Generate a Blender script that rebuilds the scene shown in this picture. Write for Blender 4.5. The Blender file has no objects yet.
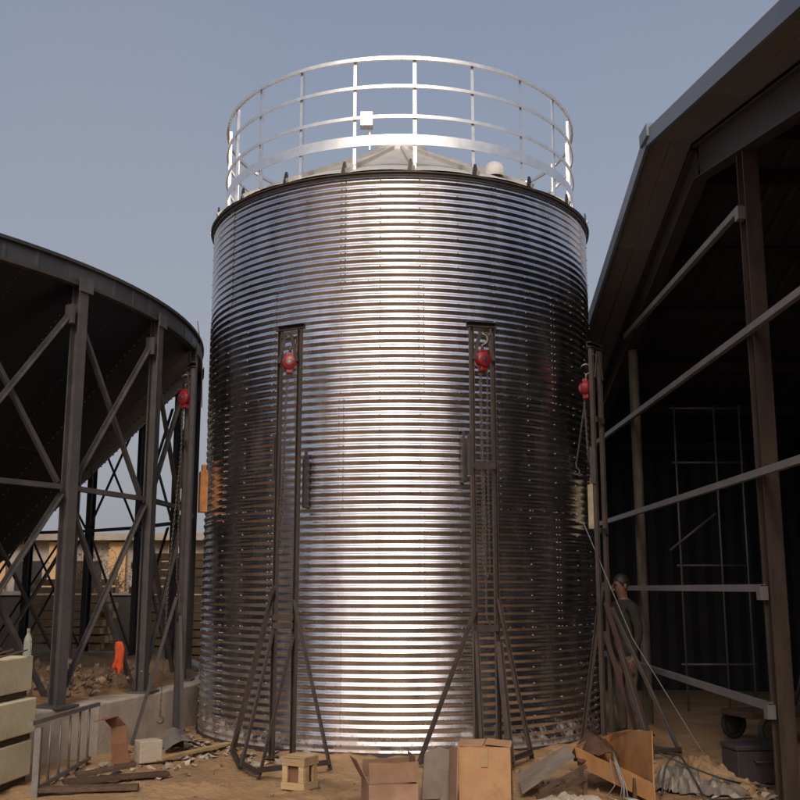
import bpy, bmesh, math, random
from mathutils import Vector, Matrix, Euler, noise
R = math.radians
random.seed(11)
scene = bpy.context.scene
COL = scene.collection

# ------------------------------------------------------------------ camera
CAM_H = 1.6
PITCH = math.atan(188 / 1020)
cd = bpy.data.cameras.new('camera'); cam = bpy.data.objects.new('camera', cd); COL.objects.link(cam)
cam.location = (0, 0, CAM_H); cam.rotation_euler = (R(90) + PITCH, 0, 0)
cd.sensor_width = 36; cd.sensor_fit = 'HORIZONTAL'; cd.lens = 36 * 1020 / 800
cd.clip_start = 0.05; cd.clip_end = 2000
scene.camera = cam

# ------------------------------------------------------------------ world and sun
SUN_EL, SUN_AZ = R(34), R(183)          # azimuth clockwise from +Y: the sun stands behind the camera
w = bpy.data.worlds.new('World'); scene.world = w; w.use_nodes = True
nt = w.node_tree; nt.nodes.clear()
sky = nt.nodes.new('ShaderNodeTexSky'); sky.sky_type = 'NISHITA'; sky.sun_disc = False
sky.sun_elevation = SUN_EL; sky.sun_rotation = SUN_AZ
sky.air_density = 1.0; sky.dust_density = 7.0; sky.ozone_density = 1.0; sky.altitude = 50
hs = nt.nodes.new('ShaderNodeHueSaturation'); hs.inputs['Saturation'].default_value = 1.0; hs.inputs['Value'].default_value = 1.5
hz = nt.nodes.new('ShaderNodeMixRGB'); hz.blend_type = 'MIX'; hz.inputs['Fac'].default_value = 0.45
hz.inputs['Color2'].default_value = (3.2, 3.28, 3.65, 1)      # smog in front of the blue, thicker towards the horizon all round
stc = nt.nodes.new('ShaderNodeTexCoord'); ssx = nt.nodes.new('ShaderNodeSeparateXYZ'); smr = nt.nodes.new('ShaderNodeMapRange')
smr.inputs[1].default_value = 0.1; smr.inputs[2].default_value = 0.75; smr.inputs[3].default_value = 0.92; smr.inputs[4].default_value = 0.15
nt.links.new(stc.outputs['Generated'], ssx.inputs[0]); nt.links.new(ssx.outputs['Z'], smr.inputs[0]); 
snz = nt.nodes.new('ShaderNodeTexNoise'); snz.inputs['Scale'].default_value = 2.2; snz.inputs['Detail'].default_value = 3
sad = nt.nodes.new('ShaderNodeMath'); sad.operation = 'MULTIPLY_ADD'; sad.inputs[1].default_value = 0.5; sma = nt.nodes.new('ShaderNodeMath'); sma.operation = 'ADD'; sma.inputs[1].default_value = -0.25; sma.use_clamp = True
nt.links.new(stc.outputs['Generated'], snz.inputs['Vector']); nt.links.new(snz.outputs['Fac'], sad.inputs[0]); nt.links.new(smr.outputs[0], sad.inputs[2])
nt.links.new(sad.outputs[0], sma.inputs[0]); nt.links.new(sma.outputs[0], hz.inputs['Fac'])
bg = nt.nodes.new('ShaderNodeBackground'); bg.inputs['Strength'].default_value = 0.107
wo = nt.nodes.new('ShaderNodeOutputWorld')
nt.links.new(sky.outputs[0], hs.inputs['Color']); nt.links.new(hs.outputs[0], hz.inputs['Color1'])
nt.links.new(hz.outputs[0], bg.inputs['Color']); nt.links.new(bg.outputs[0], wo.inputs['Surface'])
sd = bpy.data.lights.new('sun', 'SUN'); sun = bpy.data.objects.new('sun', sd); COL.objects.link(sun)
sd.energy = 1.15; sd.angle = R(14); sd.color = (1.0, 0.86, 0.7)
sdir = Vector((math.sin(SUN_AZ) * math.cos(SUN_EL), math.cos(SUN_AZ) * math.cos(SUN_EL), math.sin(SUN_EL)))
sun.rotation_euler = sdir.to_track_quat('Z', 'Y').to_euler(); sun.location = (0, -5, 20)
vs = scene.view_settings
vs.view_transform = 'Standard'; vs.look = 'None'; vs.gamma = 1; vs.use_curve_mapping = False
vs.exposure = 0.0

# ------------------------------------------------------------------ materials
def mat(name, c1, c2=None, rough=0.7, metal=0.0, scale=6.0, bump=0.0, bscale=None, rvar=0.0, stain=None,
        sscale=1.5, samt=0.5, stretch=(1, 1, 1), obj_rand=0.0, spec=0.5, detail=6.0):
    m = bpy.data.materials.new(name); m.use_nodes = True
    n = m.node_tree.nodes; l = m.node_tree.links; b = n['Principled BSDF']
    b.inputs['Metallic'].default_value = metal; b.inputs['Roughness'].default_value = rough
    b.inputs['Specular IOR Level'].default_value = spec
    tc = n.new('ShaderNodeTexCoord'); mp = n.new('ShaderNodeMapping'); mp.inputs['Scale'].default_value = stretch
    l.new(tc.outputs['Object'], mp.inputs['Vector'])
    nz = n.new('ShaderNodeTexNoise'); nz.inputs['Scale'].default_value = scale; nz.inputs['Detail'].default_value = detail
    nz.inputs['Roughness'].default_value = 0.62
    l.new(mp.outputs[0], nz.inputs['Vector'])
    c2 = c2 or tuple(x * 0.7 for x in c1)
    rp = n.new('ShaderNodeValToRGB'); rp.color_ramp.elements[0].position = 0.3; rp.color_ramp.elements[1].position = 0.7
    rp.color_ramp.elements[0].color = (*c2, 1); rp.color_ramp.elements[1].color = (*c1, 1)
    l.new(nz.outputs['Fac'], rp.inputs[0]); out = rp.outputs[0]
    if stain:
        n2 = n.new('ShaderNodeTexNoise'); n2.inputs['Scale'].default_value = sscale; n2.inputs['Detail'].default_value = 8
        n2.inputs['Roughness'].default_value = 0.7
        l.new(mp.outputs[0], n2.inputs['Vector'])
        r2 = n.new('ShaderNodeMapRange'); r2.inputs[1].default_value = 0.48; r2.inputs[2].default_value = 0.7
        r2.inputs[4].default_value = samt; l.new(n2.outputs['Fac'], r2.inputs[0])
        mx = n.new('ShaderNodeMixRGB'); mx.inputs['Color2'].default_value = (*stain, 1)
        l.new(r2.outputs[0], mx.inputs['Fac']); l.new(out, mx.inputs['Color1']); out = mx.outputs[0]
    if obj_rand:
        oi = n.new('ShaderNodeObjectInfo'); mr = n.new('ShaderNodeMapRange')
        mr.inputs[3].default_value = 1 - obj_rand; mr.inputs[4].default_value = 1 + obj_rand * 0.3
        l.new(oi.outputs['Random'], mr.inputs[0])
        h = n.new('ShaderNodeHueSaturation'); l.new(mr.outputs[0], h.inputs['Value']); l.new(out, h.inputs['Color']); out = h.outputs[0]
    l.new(out, b.inputs['Base Color'])
    if rvar:
        mr = n.new('ShaderNodeMapRange'); mr.inputs[3].default_value = max(0.02, rough - rvar); mr.inputs[4].default_value = min(1, rough + rvar)
        l.new(nz.outputs['Fac'], mr.inputs[0]); l.new(mr.outputs[0], b.inputs['Roughness'])
    if bump:
        n3 = n.new('ShaderNodeTexNoise'); n3.inputs['Scale'].default_value = bscale or scale * 4; n3.inputs['Detail'].default_value = 8
        l.new(mp.outputs[0], n3.inputs['Vector'])
        bp = n.new('ShaderNodeBump'); bp.inputs['Strength'].default_value = bump; bp.inputs['Distance'].default_value = 0.02
        l.new(n3.outputs['Fac'], bp.inputs['Height']); l.new(bp.outputs[0], b.inputs['Normal'])
    return m

M = {}
M['galv'] = mat('galvanised_wall', (0.77, 0.77, 0.83), (0.60, 0.60, 0.65), 0.265, 1.0, 5, 0.018, 5, 0.10, (0.46, 0.44, 0.46), 3.2, 0.7, (1, 1, 0.35), 0.16)
M['galv_roof'] = mat('galvanised_roof', (0.62, 0.60, 0.56), (0.5, 0.48, 0.44), 0.55, 0.3, 8, 0.03, 20, 0.1)
M['galv_rail'] = mat('galvanised_rail', (0.9, 0.9, 0.9), (0.75, 0.75, 0.75), 0.36, 0.95, 10, 0, None, 0.08)
M['vent_paint'] = mat('pale_vent_paint', (0.72, 0.71, 0.69), (0.62, 0.61, 0.59), 0.7, 0.0, 10)
M['bolt'] = mat('zinc_bolt', (0.45, 0.44, 0.43), (0.3, 0.28, 0.27), 0.55, 1.0, 30)
M['black'] = mat('black_steel', (0.02, 0.02, 0.022), (0.012, 0.012, 0.012), 0.5, 0.0, 20)
M['steel'] = mat('raw_steel', (0.078, 0.066, 0.062), (0.045, 0.037, 0.034), 0.55, 0.3, 9, 0.1, 60, 0.1, (0.11, 0.055, 0.032), 6, 0.6, obj_rand=0.2)
M['steel_dark'] = mat('dark_steel', (0.06, 0.052, 0.055), (0.035, 0.03, 0.032), 0.6, 0.2, 9, 0.1, 60, 0.1, (0.09, 0.045, 0.03), 5, 0.4, obj_rand=0.2)
M['steel_pale'] = mat('pale_steel', (0.24, 0.23, 0.22), (0.16, 0.145, 0.135), 0.5, 0.4, 9, 0.05, 60, 0.1)
M['bin_leg'] = mat('bin_leg_paint', (0.082, 0.078, 0.084), (0.05, 0.046, 0.049), 0.6, 0.15, 5, 0.1, 50, 0.1, (0.12, 0.085, 0.065), 5, 0.5, obj_rand=0.25)
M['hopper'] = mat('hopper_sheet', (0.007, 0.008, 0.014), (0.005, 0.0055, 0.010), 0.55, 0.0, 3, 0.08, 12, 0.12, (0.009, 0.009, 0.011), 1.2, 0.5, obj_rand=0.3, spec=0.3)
M['rim'] = mat('rim_band', (0.075, 0.074, 0.085), (0.05, 0.05, 0.058), 0.5, 0.4, 5, 0.04, 30, 0.1, (0.08, 0.07, 0.07), 3, 0.5, obj_rand=0.2)
M['red'] = mat('red_enamel', (0.25, 0.012, 0.022), (0.15, 0.01, 0.015), 0.35, 0.0, 20, 0, None, 0.1, (0.08, 0.03, 0.03), 14, 0.5)
M['chain'] = mat('chain_steel', (0.19, 0.17, 0.155), (0.10, 0.085, 0.075), 0.4, 0.8, 40)
M['orange_paint'] = mat('orange_paint', (0.46, 0.19, 0.04), (0.30, 0.11, 0.025), 0.5, 0.0, 14, 0.1, 40, 0, (0.10, 0.05, 0.03), 8, 0.6)
M['cream_paint'] = mat('cream_paint', (0.55, 0.47, 0.34), (0.38, 0.31, 0.21), 0.6, 0.0, 10, 0.1, 40, 0, (0.14, 0.09, 0.05), 6, 0.6)
M['soil'] = mat('sandy_soil', (0.40, 0.255, 0.14), (0.21, 0.13, 0.071), 0.95, 0.0, 1.3, 0.9, 22, 0, (0.44, 0.30, 0.175), 0.7, 0.6, spec=0.15, detail=12)
M['concrete'] = mat('concrete', (0.46, 0.40, 0.34), (0.33, 0.28, 0.235), 0.9, 0.0, 3, 0.35, 30, 0, (0.20, 0.14, 0.09), 1.6, 0.6, spec=0.2)
M['rubble'] = mat('rubble', (0.28, 0.2, 0.15), (0.14, 0.1, 0.08), 0.95, 0.0, 14, 0.4, 40, spec=0.15)
M['scrap'] = mat('pale_scraps', (0.5, 0.45, 0.4), (0.22, 0.17, 0.13), 0.9, 0.0, 4, spec=0.2)
M['card'] = mat('cardboard', (0.47, 0.29, 0.16), (0.37, 0.215, 0.115), 0.85, 0.0, 5, 0.12, 60, 0, (0.23, 0.12, 0.065), 3.5, 0.65, spec=0.2)
M['card_red'] = mat('reddish_cardboard', (0.33, 0.21, 0.15), (0.24, 0.145, 0.10), 0.85, 0.0, 5, 0.12, 50, 0, (0.42, 0.28, 0.2), 4, 0.6, spec=0.2)
M['card_orange'] = mat('orange_cardboard', (0.46, 0.245, 0.105), (0.35, 0.175, 0.075), 0.85, 0.0, 5, 0.12, 50, 0, (0.22, 0.10, 0.05), 4, 0.6, spec=0.2)
M['card_brown'] = mat('brown_cardboard', (0.24, 0.13, 0.08), (0.16, 0.08, 0.05), 0.9, 0.0, 4, 0.1, 50, spec=0.2)
M['tape'] = mat('packing_tape', (0.45, 0.30, 0.16), None, 0.3, 0.0, 10)
M['wood'] = mat('crate_wood', (0.50, 0.37, 0.215), (0.36, 0.25, 0.135), 0.85, 0.0, 7, 0.25, 60, 0, (0.22, 0.14, 0.08), 5, 0.5, (1, 1, 5), 0.2, spec=0.2)
M['wood_dark'] = mat('weathered_wood', (0.14, 0.09, 0.065), (0.08, 0.05, 0.035), 0.9, 0.0, 6, 0.3, 50, 0, None, 3, .5, (4, 1, 4), 0.3, spec=0.2)
M['grey_board'] = mat('grey_board', (0.24, 0.2, 0.17), (0.16, 0.13, 0.11), 0.9, 0.0, 5, 0.2, 40, 0, (0.3, 0.22, 0.15), 3, 0.5, spec=0.2)
M['cream'] = mat('cream_sheet', (0.72, 0.66, 0.47), (0.63, 0.57, 0.39), 0.6, 0.0, 2.5, 0.08, 30, 0, (0.36, 0.28, 0.17), 3.5, 0.5)
M['barn_post'] = mat('barn_post', (0.07, 0.05, 0.04), (0.042, 0.028, 0.023), 0.7, 0.0, 4, 0.2, 40, 0, (0.11, 0.075, 0.055), 3, 0.5, (3, 3, 0.6), spec=0.3)
M['pole_wood'] = mat('pole_wood', (0.14, 0.12, 0.10), (0.07, 0.055, 0.045), 0.85, 0.0, 5, 0.3, 40, 0, None, 3, .5, (3, 3, 0.5), spec=0.2)
M['girt'] = mat('girt_steel', (0.26, 0.25, 0.26), (0.18, 0.17, 0.175), 0.5, 0.4, 4, 0.05, 40, 0.1, (0.2, 0.16, 0.14), 3, 0.5)
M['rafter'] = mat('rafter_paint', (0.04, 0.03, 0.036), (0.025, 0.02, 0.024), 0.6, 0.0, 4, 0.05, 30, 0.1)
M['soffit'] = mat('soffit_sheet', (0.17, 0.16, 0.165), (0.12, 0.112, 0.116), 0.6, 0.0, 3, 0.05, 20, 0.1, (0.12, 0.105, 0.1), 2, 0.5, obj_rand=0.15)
M['verge'] = mat('verge_trim', (0.15, 0.18, 0.235), (0.11, 0.135, 0.18), 0.45, 0.0, 3, 0.03, 20, 0.1)
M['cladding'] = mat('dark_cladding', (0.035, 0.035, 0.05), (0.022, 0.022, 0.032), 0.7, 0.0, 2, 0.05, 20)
M['brick'] = mat('tan_masonry', (0.55, 0.38, 0.20), (0.42, 0.27, 0.14), 0.9, 0.0, 9, 0.3, 40, 0, (0.2, 0.14, 0.1), 1.5, 0.5, spec=0.2)
M['render'] = mat('grey_render', (0.36, 0.32, 0.28), (0.26, 0.23, 0.2), 0.9, 0.0, 3, 0.2, 20, 0, (0.1, 0.08, 0.07), 0.8, 0.5, spec=0.2)
M['yard_wall'] = mat('dark_yard_wall', (0.11, 0.10, 0.09), (0.075, 0.066, 0.06), 0.9, 0.0, 2, 0.2, 20, 0, (0.1, 0.08, 0.06), 0.8, 0.5, spec=0.2)
M['coping'] = mat('pale_coping', (0.42, 0.40, 0.37), (0.3, 0.28, 0.26), 0.85, 0.0, 4)
M['glass_dark'] = mat('dark_opening', (0.02, 0.02, 0.022), None, 0.3)
M['twig'] = mat('dry_twig', (0.13, 0.075, 0.055), (0.08, 0.045, 0.032), 0.9, 0.0, 9, spec=0.2)
M['cloth_orange'] = mat('orange_cloth', (0.60, 0.10, 0.035), (0.42, 0.06, 0.02), 0.85, 0.0, 10, spec=0.2)
M['cloth_brown'] = mat('brown_cloth', (0.11, 0.06, 0.04), (0.06, 0.035, 0.025), 0.9, 0.0, 12, 0.2, 60, spec=0.2)
M['plastic_white'] = mat('white_plastic', (0.24, 0.215, 0.19), (0.15, 0.13, 0.11), 0.5, 0.0, 5, 0.1, 30, 0, (0.28, 0.2, 0.15), 3, 0.6)
M['cable'] = mat('black_cable', (0.03, 0.028, 0.027), None, 0.5, 0.0, 20)
M['wire'] = mat('bare_wire', (0.35, 0.34, 0.33), None, 0.4, 0.6, 20)
M['strap'] = mat('dark_red_strap', (0.045, 0.016, 0.016), None, 0.8, 0.0, 20)
M['tyre'] = mat('rubber', (0.03, 0.028, 0.027), None, 0.8, 0.0, 20)
M['jacket'] = mat('jacket_cloth', (0.034, 0.03, 0.029), (0.02, 0.018, 0.017), 0.9, 0.0, 14, 0.2, 50, spec=0.2)
M['trousers'] = mat('trouser_cloth', (0.13, 0.10, 0.085), (0.09, 0.07, 0.06), 0.9, 0.0, 14, 0.2, 50, spec=0.2)
M['skin'] = mat('skin', (0.15, 0.085, 0.058), (0.11, 0.06, 0.04), 0.55, 0.0, 20)
M['hair'] = mat('hair', (0.012, 0.01, 0.009), None, 0.6, 0.0, 60)
M['shoe'] = mat('shoe', (0.03, 0.025, 0.022), None, 0.7, 0.0, 20)
M['olive'] = mat('olive_bag', (0.11, 0.11, 0.05), (0.07, 0.07, 0.03), 0.85, 0.0, 8, 0.3, 30, spec=0.2)
gm = bpy.data.materials.new('clear_plastic'); gm.use_nodes = True
gb = gm.node_tree.nodes['Principled BSDF']; gb.inputs['Base Color'].default_value = (0.75, 0.85, 0.75, 1)
gb.inputs['Roughness'].default_value = 0.12; gb.inputs['Transmission Weight'].default_value = 0.8; gb.inputs['IOR'].default_value = 1.2
M['bottle'] = gm

# dried mud splashed over the foot of the silo wall: a ragged skirt of its own shape, on every sheet
def mud_skirt(m):
    n = m.node_tree.nodes; l = m.node_tree.links; b = n['Principled BSDF']
    geo = n.new('ShaderNodeNewGeometry'); sx = n.new('ShaderNodeSeparateXYZ'); l.new(geo.outputs['Position'], sx.inputs[0])
    nz = n.new('ShaderNodeTexNoise'); nz.inputs['Scale'].default_value = 5; nz.inputs['Detail'].default_value = 9; nz.inputs['Roughness'].default_value = 0.75
    l.new(geo.outputs['Position'], nz.inputs['Vector'])
    ma = n.new('ShaderNodeMath'); ma.operation = 'MULTIPLY_ADD'; ma.inputs[1].default_value = -1.6; l.new(nz.outputs['Fac'], ma.inputs[0]); l.new(sx.outputs['Z'], ma.inputs[2])
    mr = n.new('ShaderNodeMapRange'); mr.inputs[1].default_value = -0.80; mr.inputs[2].default_value = -0.62; mr.inputs[3].default_value = 0.55; mr.inputs[4].default_value = 0.0; l.new(ma.outputs[0], mr.inputs[0])
    def mixin(sock, val, col=False):
        src = b.inputs[sock].links[0].from_socket if b.inputs[sock].links else None
        if col: x = n.new('ShaderNodeMixRGB'); a, c, f = x.inputs['Color1'], x.inputs['Color2'], x.inputs['Fac']; c.default_value = (*val, 1); o = x.outputs[0]
        else:
            x = n.new('ShaderNodeMix'); x.data_type = 'FLOAT'; f, a, c = x.inputs[0], x.inputs[2], x.inputs[3]; c.default_value = val; o = x.outputs[0]
            if not src: a.default_value = b.inputs[sock].default_value
        if src: l.new(src, a)
        l.new(mr.outputs[0], f); l.new(o, b.inputs[sock])
    mixin('Base Color', (0.30, 0.20, 0.12), True); mixin('Metallic', 0.1); mixin('Roughness', 0.85)
mud_skirt(M['galv'])

# ------------------------------------------------------------------ mesh helpers
class MB:
    def __init__(s): s.v = []; s.f = []
    def add(s, vs_, fs_):
        o = len(s.v); s.v += [tuple(v) for v in vs_]; s.f += [tuple(i + o for i in f) for f in fs_]; return s
    def box(s, c, size, rot=None):
        x, y, z = (k / 2 for k in size); c = Vector(c)
        m = (rot if isinstance(rot, Matrix) else Euler(rot).to_matrix()) if rot else Matrix.Identity(3)
        p = [c + m @ Vector(q) for q in ((-x, -y, -z), (x, -y, -z), (x, y, -z), (-x, y, -z), (-x, -y, z), (x, -y, z), (x, y, z), (-x, y, z))]
        return s.add(p, [(0, 3, 2, 1), (4, 5, 6, 7), (0, 1, 5, 4), (1, 2, 6, 5), (2, 3, 7, 6), (3, 0, 4, 7)])
    def ext(s, prof, p0, p1, up=(0, 0, 1)):
        """extrude a 2-D profile (list of (a,b)) from p0 to p1; a is along side, b along up"""
        p0 = Vector(p0); p1 = Vector(p1); d = (p1 - p0).normalized(); up = Vector(up)
        if abs(d.dot(up)) > 0.98: up = Vector((0, 1, 0)) if abs(d.y) < 0.9 else Vector((1, 0, 0))
        sx = d.cross(up).normalized(); uy = sx.cross(d).normalized(); n = len(prof)
        vs_ = [p0 + sx * a + uy * b for a, b in prof] + [p1 + sx * a + uy * b for a, b in prof]
        fs_ = [(i, (i + 1) % n, n + (i + 1) % n, n + i) for i in range(n)] + [tuple(range(n))[::-1], tuple(range(n, 2 * n))]
        return s.add(vs_, fs_)
    def tube(s, pts, r, n=8, caps=True):
        pts = [Vector(p) for p in pts]; rs = r if isinstance(r, (list, tuple)) else [r] * len(pts)
        o = len(s.v); prev = None
        for i, p in enumerate(pts):
            d = (pts[min(i + 1, len(pts) - 1)] - pts[max(i - 1, 0)]).normalized()
            if prev is None:
                a = d.cross(Vector((0, 0, 1)) if abs(d.z) < 0.9 else Vector((1, 0, 0))).normalized()
            else:
                a = (prev - d * prev.dot(d)).normalized()
            prev = a; b = d.cross(a)
            s.v += [tuple(p + (a * math.cos(2 * math.pi * k / n) + b * math.sin(2 * math.pi * k / n)) * rs[i]) for k in range(n)]
        for i in range(len(pts) - 1):
            for k in range(n):
                s.f.append((o + i * n + k, o + i * n + (k + 1) % n, o + (i + 1) * n + (k + 1) % n, o + (i + 1) * n + k))
        if caps:
            s.f.append(tuple(o + k for k in range(n))[::-1]); e = o + (len(pts) - 1) * n; s.f.append(tuple(e + k for k in range(n)))
        return s
    def lathe(s, prof, n=24, c=(0, 0, 0), closed=False, mat3=None):
        o = len(s.v); c = Vector(c); m = len(prof)
        for k in range(n):
            a = 2 * math.pi * k / n
            for r, z in prof:
                q = Vector((r * math.cos(a), r * math.sin(a), z))
                s.v.append(tuple(c + (mat3 @ q if mat3 else q)))
        for k in range(n):
            for i in range(m if closed else m - 1):
                j = (i + 1) % m; k2 = (k + 1) % n
                s.f.append((o + k * m + i, o + k2 * m + i, o + k2 * m + j, o + k * m + j))
        return s
    def mesh(s, name, mt=None, smooth=False):
        me = bpy.data.meshes.new(name); me.from_pydata(s.v, [], s.f); me.update()
        bm = bmesh.new(); bm.from_mesh(me); bmesh.ops.recalc_face_normals(bm, faces=bm.faces); bm.to_mesh(me); bm.free()
        if mt: me.materials.append(M[mt] if isinstance(mt, str) else mt)
        if smooth:
            for p in me.polygons: p.use_smooth = True
            if smooth == 'auto': me.set_sharp_from_angle(angle=R(40))
        return me
    def build(s, name, mt, parent=None, smooth=False, loc=(0, 0, 0), rot=(0, 0, 0)):
        return ob(name, s.mesh(name, mt, smooth), parent, loc, rot)

def ob(name, me, parent=None, loc=(0, 0, 0), rot=(0, 0, 0)):
    o = bpy.data.objects.new(name, me); COL.objects.link(o); o.parent = parent; o.location = loc; o.rotation_euler = rot
    return o
def tag(o, label=None, cat=None, group=None, kind=None):
    if label: o['label'] = label
    if cat: o['category'] = cat
    if group: o['group'] = group
    if kind: o['kind'] = kind
    return o
def thing(name, label, cat, loc=(0, 0, 0), rot=(0, 0, 0), group=None):
    return tag(ob(name, None, None, loc, rot), label, cat, group)
def rect(wd, ht): return [(-wd / 2, -ht / 2), (wd / 2, -ht / 2), (wd / 2, ht / 2), (-wd / 2, ht / 2)]
def cprof(wd, ht, t):   # channel: web at the bottom, flanges up
    a, b = wd / 2, ht / 2
    return [(-a, -b), (a, -b), (a, b), (a - t, b), (a - t, -b + t), (-a + t, -b + t), (-a + t, b), (-a, b)]
def lprof(wd, t):
    a = wd / 2
    return [(-a, -a), (a, -a), (a, -a + t), (-a + t, -a + t), (-a + t, a), (-a, a)]
def iprof(wd, ht, t):
    a, b, c = wd / 2, ht / 2, t / 2
    return [(-a, -b), (a, -b), (a, -b + t), (c, -b + t), (c, b - t), (a, b - t), (a, b), (-a, b), (-a, b - t), (-c, b - t), (-c, -b + t), (-a, -b + t)]
def bevel(o, wd=0.006, seg=2):
    b = o.modifiers.new('bevel', 'BEVEL'); b.width = wd; b.segments = seg; b.limit_method = 'ANGLE'; return o
def crush(o, amp=0.006, cuts=5, sc=7.0, seed=0.0):
    me = o.data; bm = bmesh.new(); bm.from_mesh(me)
    bmesh.ops.subdivide_edges(bm, edges=[e for e in bm.edges if e.calc_length() > 0.05], cuts=cuts, use_grid_fill=True); wm_ = o.location
    for v in bm.verts:
        q = (v.co + wm_) * sc + Vector((seed, seed * 1.7, 0)); v.co += noise.noise_vector(q) * amp + noise.noise_vector(q * 0.35) * amp * 1.6
    bm.to_mesh(me); bm.free(); return o
def fbm(x, y, z=0.0, oct=4): return noise.fractal(Vector((x, y, z)), 1.0, 2.0, oct)

# ------------------------------------------------------------------ ground
def ground_h(x, y):
    k = max(0.0, 1 - max(0, abs(x) - 6) / 8) * max(0.0, 1 - max(0, abs(y - 10) - 6) / 8)
    h = 0.028 * fbm(x * 0.7, y * 0.7) + 0.014 * fbm(x * 3.1 + 9, y * 3.1) + 0.008 * fbm(x * 11, y * 11 + 4)
    d = math.hypot(x, y - 12.63) - 2.38
    if 0 < d < 0.6: h += 0.05 * (1 - d / 0.6) ** 2 * (0.6 + 0.9 * fbm(x * 2, y * 2, 8))
    for xr in (-1.25, -0.2):                                    # shallow barrow ruts
        q = x - xr - 0.25 * math.sin(y * 0.9); h -= 0.018 * math.exp(-(q / 0.07) ** 2) * k
    return h * (0.15 + 0.85 * k) - 0.015
def lines(lo, hi, step, far):
    a = []; x = lo
    while x < hi - 1e-6: a.append(x); x += step
    a.append(hi); st = step; l = lo; h = hi
    while h < far: st *= 1.45; h += st; a.append(h)
    st = step
    while l > -far: st *= 1.45; l -= st; a.insert(0, l)
    return a
gx = lines(-3.6, 3.8, 0.036, 600); gy = lines(7.7, 12.2, 0.036, 600)
g = MB(); g.v = [(x, y, ground_h(x, y)) for y in gy for x in gx]; nx = len(gx)
g.f = [(j * nx + i, j * nx + i + 1, (j + 1) * nx + i + 1, (j + 1) * nx + i) for j in range(len(gy) - 1) for i in range(nx - 1)]
import bisect
fr_ = random.Random(21)
for k in range(150):                                          # trodden footprints
    fx, fy, fa = fr_.uniform(-3.2, 3.2), fr_.uniform(7.8, 10.4), fr_.uniform(0, 6.28); ca, sa = math.cos(fa), math.sin(fa)
    for j in range(bisect.bisect(gy, fy - 0.22), bisect.bisect(gy, fy + 0.22)):
        for i in range(bisect.bisect(gx, fx - 0.22), bisect.bisect(gx, fx + 0.22)):
            dx, dy = gx[i] - fx, gy[j] - fy; u = (dx * ca + dy * sa) / 0.14; v = (-dx * sa + dy * ca) / 0.055; q = u * u + v * v
            if q < 2.6:
                x0, y0, z0 = g.v[j * nx + i]; g.v[j * nx + i] = (x0, y0, z0 + (-0.016 * (1 - q) if q < 1 else 0.007 * math.sin((q - 1) / 1.6 * math.pi)))
tag(g.build('ground', 'soil', smooth=True), kind='structure')

# ------------------------------------------------------------------ corrugated silo
SC = Vector((0, 12.63, 0)); SR = 2.36; SH = 5.935; NT = 5; TH = SH / NT; NCOR = 15; AMP = 0.0082
silo = thing('grain_silo', 'shiny corrugated galvanised grain silo with white guard rail round its roof', 'silo', SC)
PITCHZ = TH / NCOR
def corr(z): return AMP * math.sin(2 * math.pi * z / PITCHZ)
sh = MB(); cols, rows = 26, NCOR * 12; span = R(40.7)
for j in range(rows + 1):
    z = TH * j / rows
    for i in range(cols + 1):
        a = span * i / cols; r = SR + corr(z) + 0.004 * i / cols
        sh.v.append((r * math.sin(a), -r * math.cos(a), z))
for j in range(rows):
    for i in range(cols):
        k = j * (cols + 1) + i; sh.f.append((k, k + 1, k + cols + 2, k + cols + 1))
sheet_me = sh.mesh('wall_panel', 'galv', True)
for t in range(NT):                                           # t = 0 at the ground
    off = -15 if (NT - 1 - t) % 2 == 0 else 5
    for k in range(9):
        o = ob('wall_panel', sheet_me, silo, (0, 0, t * TH), (0, 0, R(off + 40 * k)))
        s_ = 1 + (0.0009 if t % 2 else 0); o.scale = (s_, s_, 1)
# bolts
bt = MB()
def bolt(a, z, r0=0.0075, h=0.007):
    r = SR + AMP * math.sin(2 * math.pi * (z % TH) / PITCHZ) + 0.003
    n = Vector((math.sin(a), -math.cos(a), 0)); tt = Vector((math.cos(a), math.sin(a), 0)); up = Vector((0, 0, 1))
    vs_ = []
    for rr, hh in ((r0, 0), (r0, h), (r0 * 0.5, h * 1.5)):
        for q in range(6):
            b = q * math.pi / 3; vs_.append(n * (r + hh) + (tt * math.cos(b) + up * math.sin(b)) * rr + up * z)
    fs_ = [(q, (q + 1) % 6, 6 + (q + 1) % 6, 6 + q) for q in range(6)] + [(6 + q, 6 + (q + 1) % 6, 12 + (q + 1) % 6, 12 + q) for q in range(6)] + [tuple(range(12, 18))]
    bt.add(vs_, fs_)
for t in range(NT):
    off = -15 if (NT - 1 - t) % 2 == 0 else 5
    for k in range(36):
        a = R(off + 10 * k)
        if k % 4 == 0:
            for q in range(NCOR):
                z = t * TH + (q + 0.25) * PITCHZ
                for da in (-0.011, 0.011): bolt(a + da + 0.006, z)
        else:
            for q in range(0, NCOR, 2): bolt(a, t * TH + (q + 0.25) * PITCHZ)
    if t:
        for k in range(90): bolt(R(4 * k), t * TH + 0.25 * PITCHZ, 0.005, 0.005)
tag(bt.build('wall_bolts', 'bolt', silo), kind='stuff')
MB().lathe([(SR - 0.02, SH - 0.012), (SR + 0.018, SH - 0.012), (SR + 0.022, SH + 0.012), (SR + 0.045, SH + 0.018), (SR + 0.045, SH + 0.03), (SR - 0.02, SH + 0.03)], 120, closed=True).build('eave_ring', 'steel', silo, 'auto')
MB().lathe([(SR - 0.03, -0.05), (SR + 0.03, -0.05), (SR + 0.03, 0.035), (SR - 0.03, 0.035)], 120, closed=True).build('base_ring', 'steel_dark', silo, 'auto')
NP = 21; A0 = R(3.4); DA = 2 * math.pi / NP; RZ0 = SH + 0.034; RTOP = 0.34; SLOPE = 0.565
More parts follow.
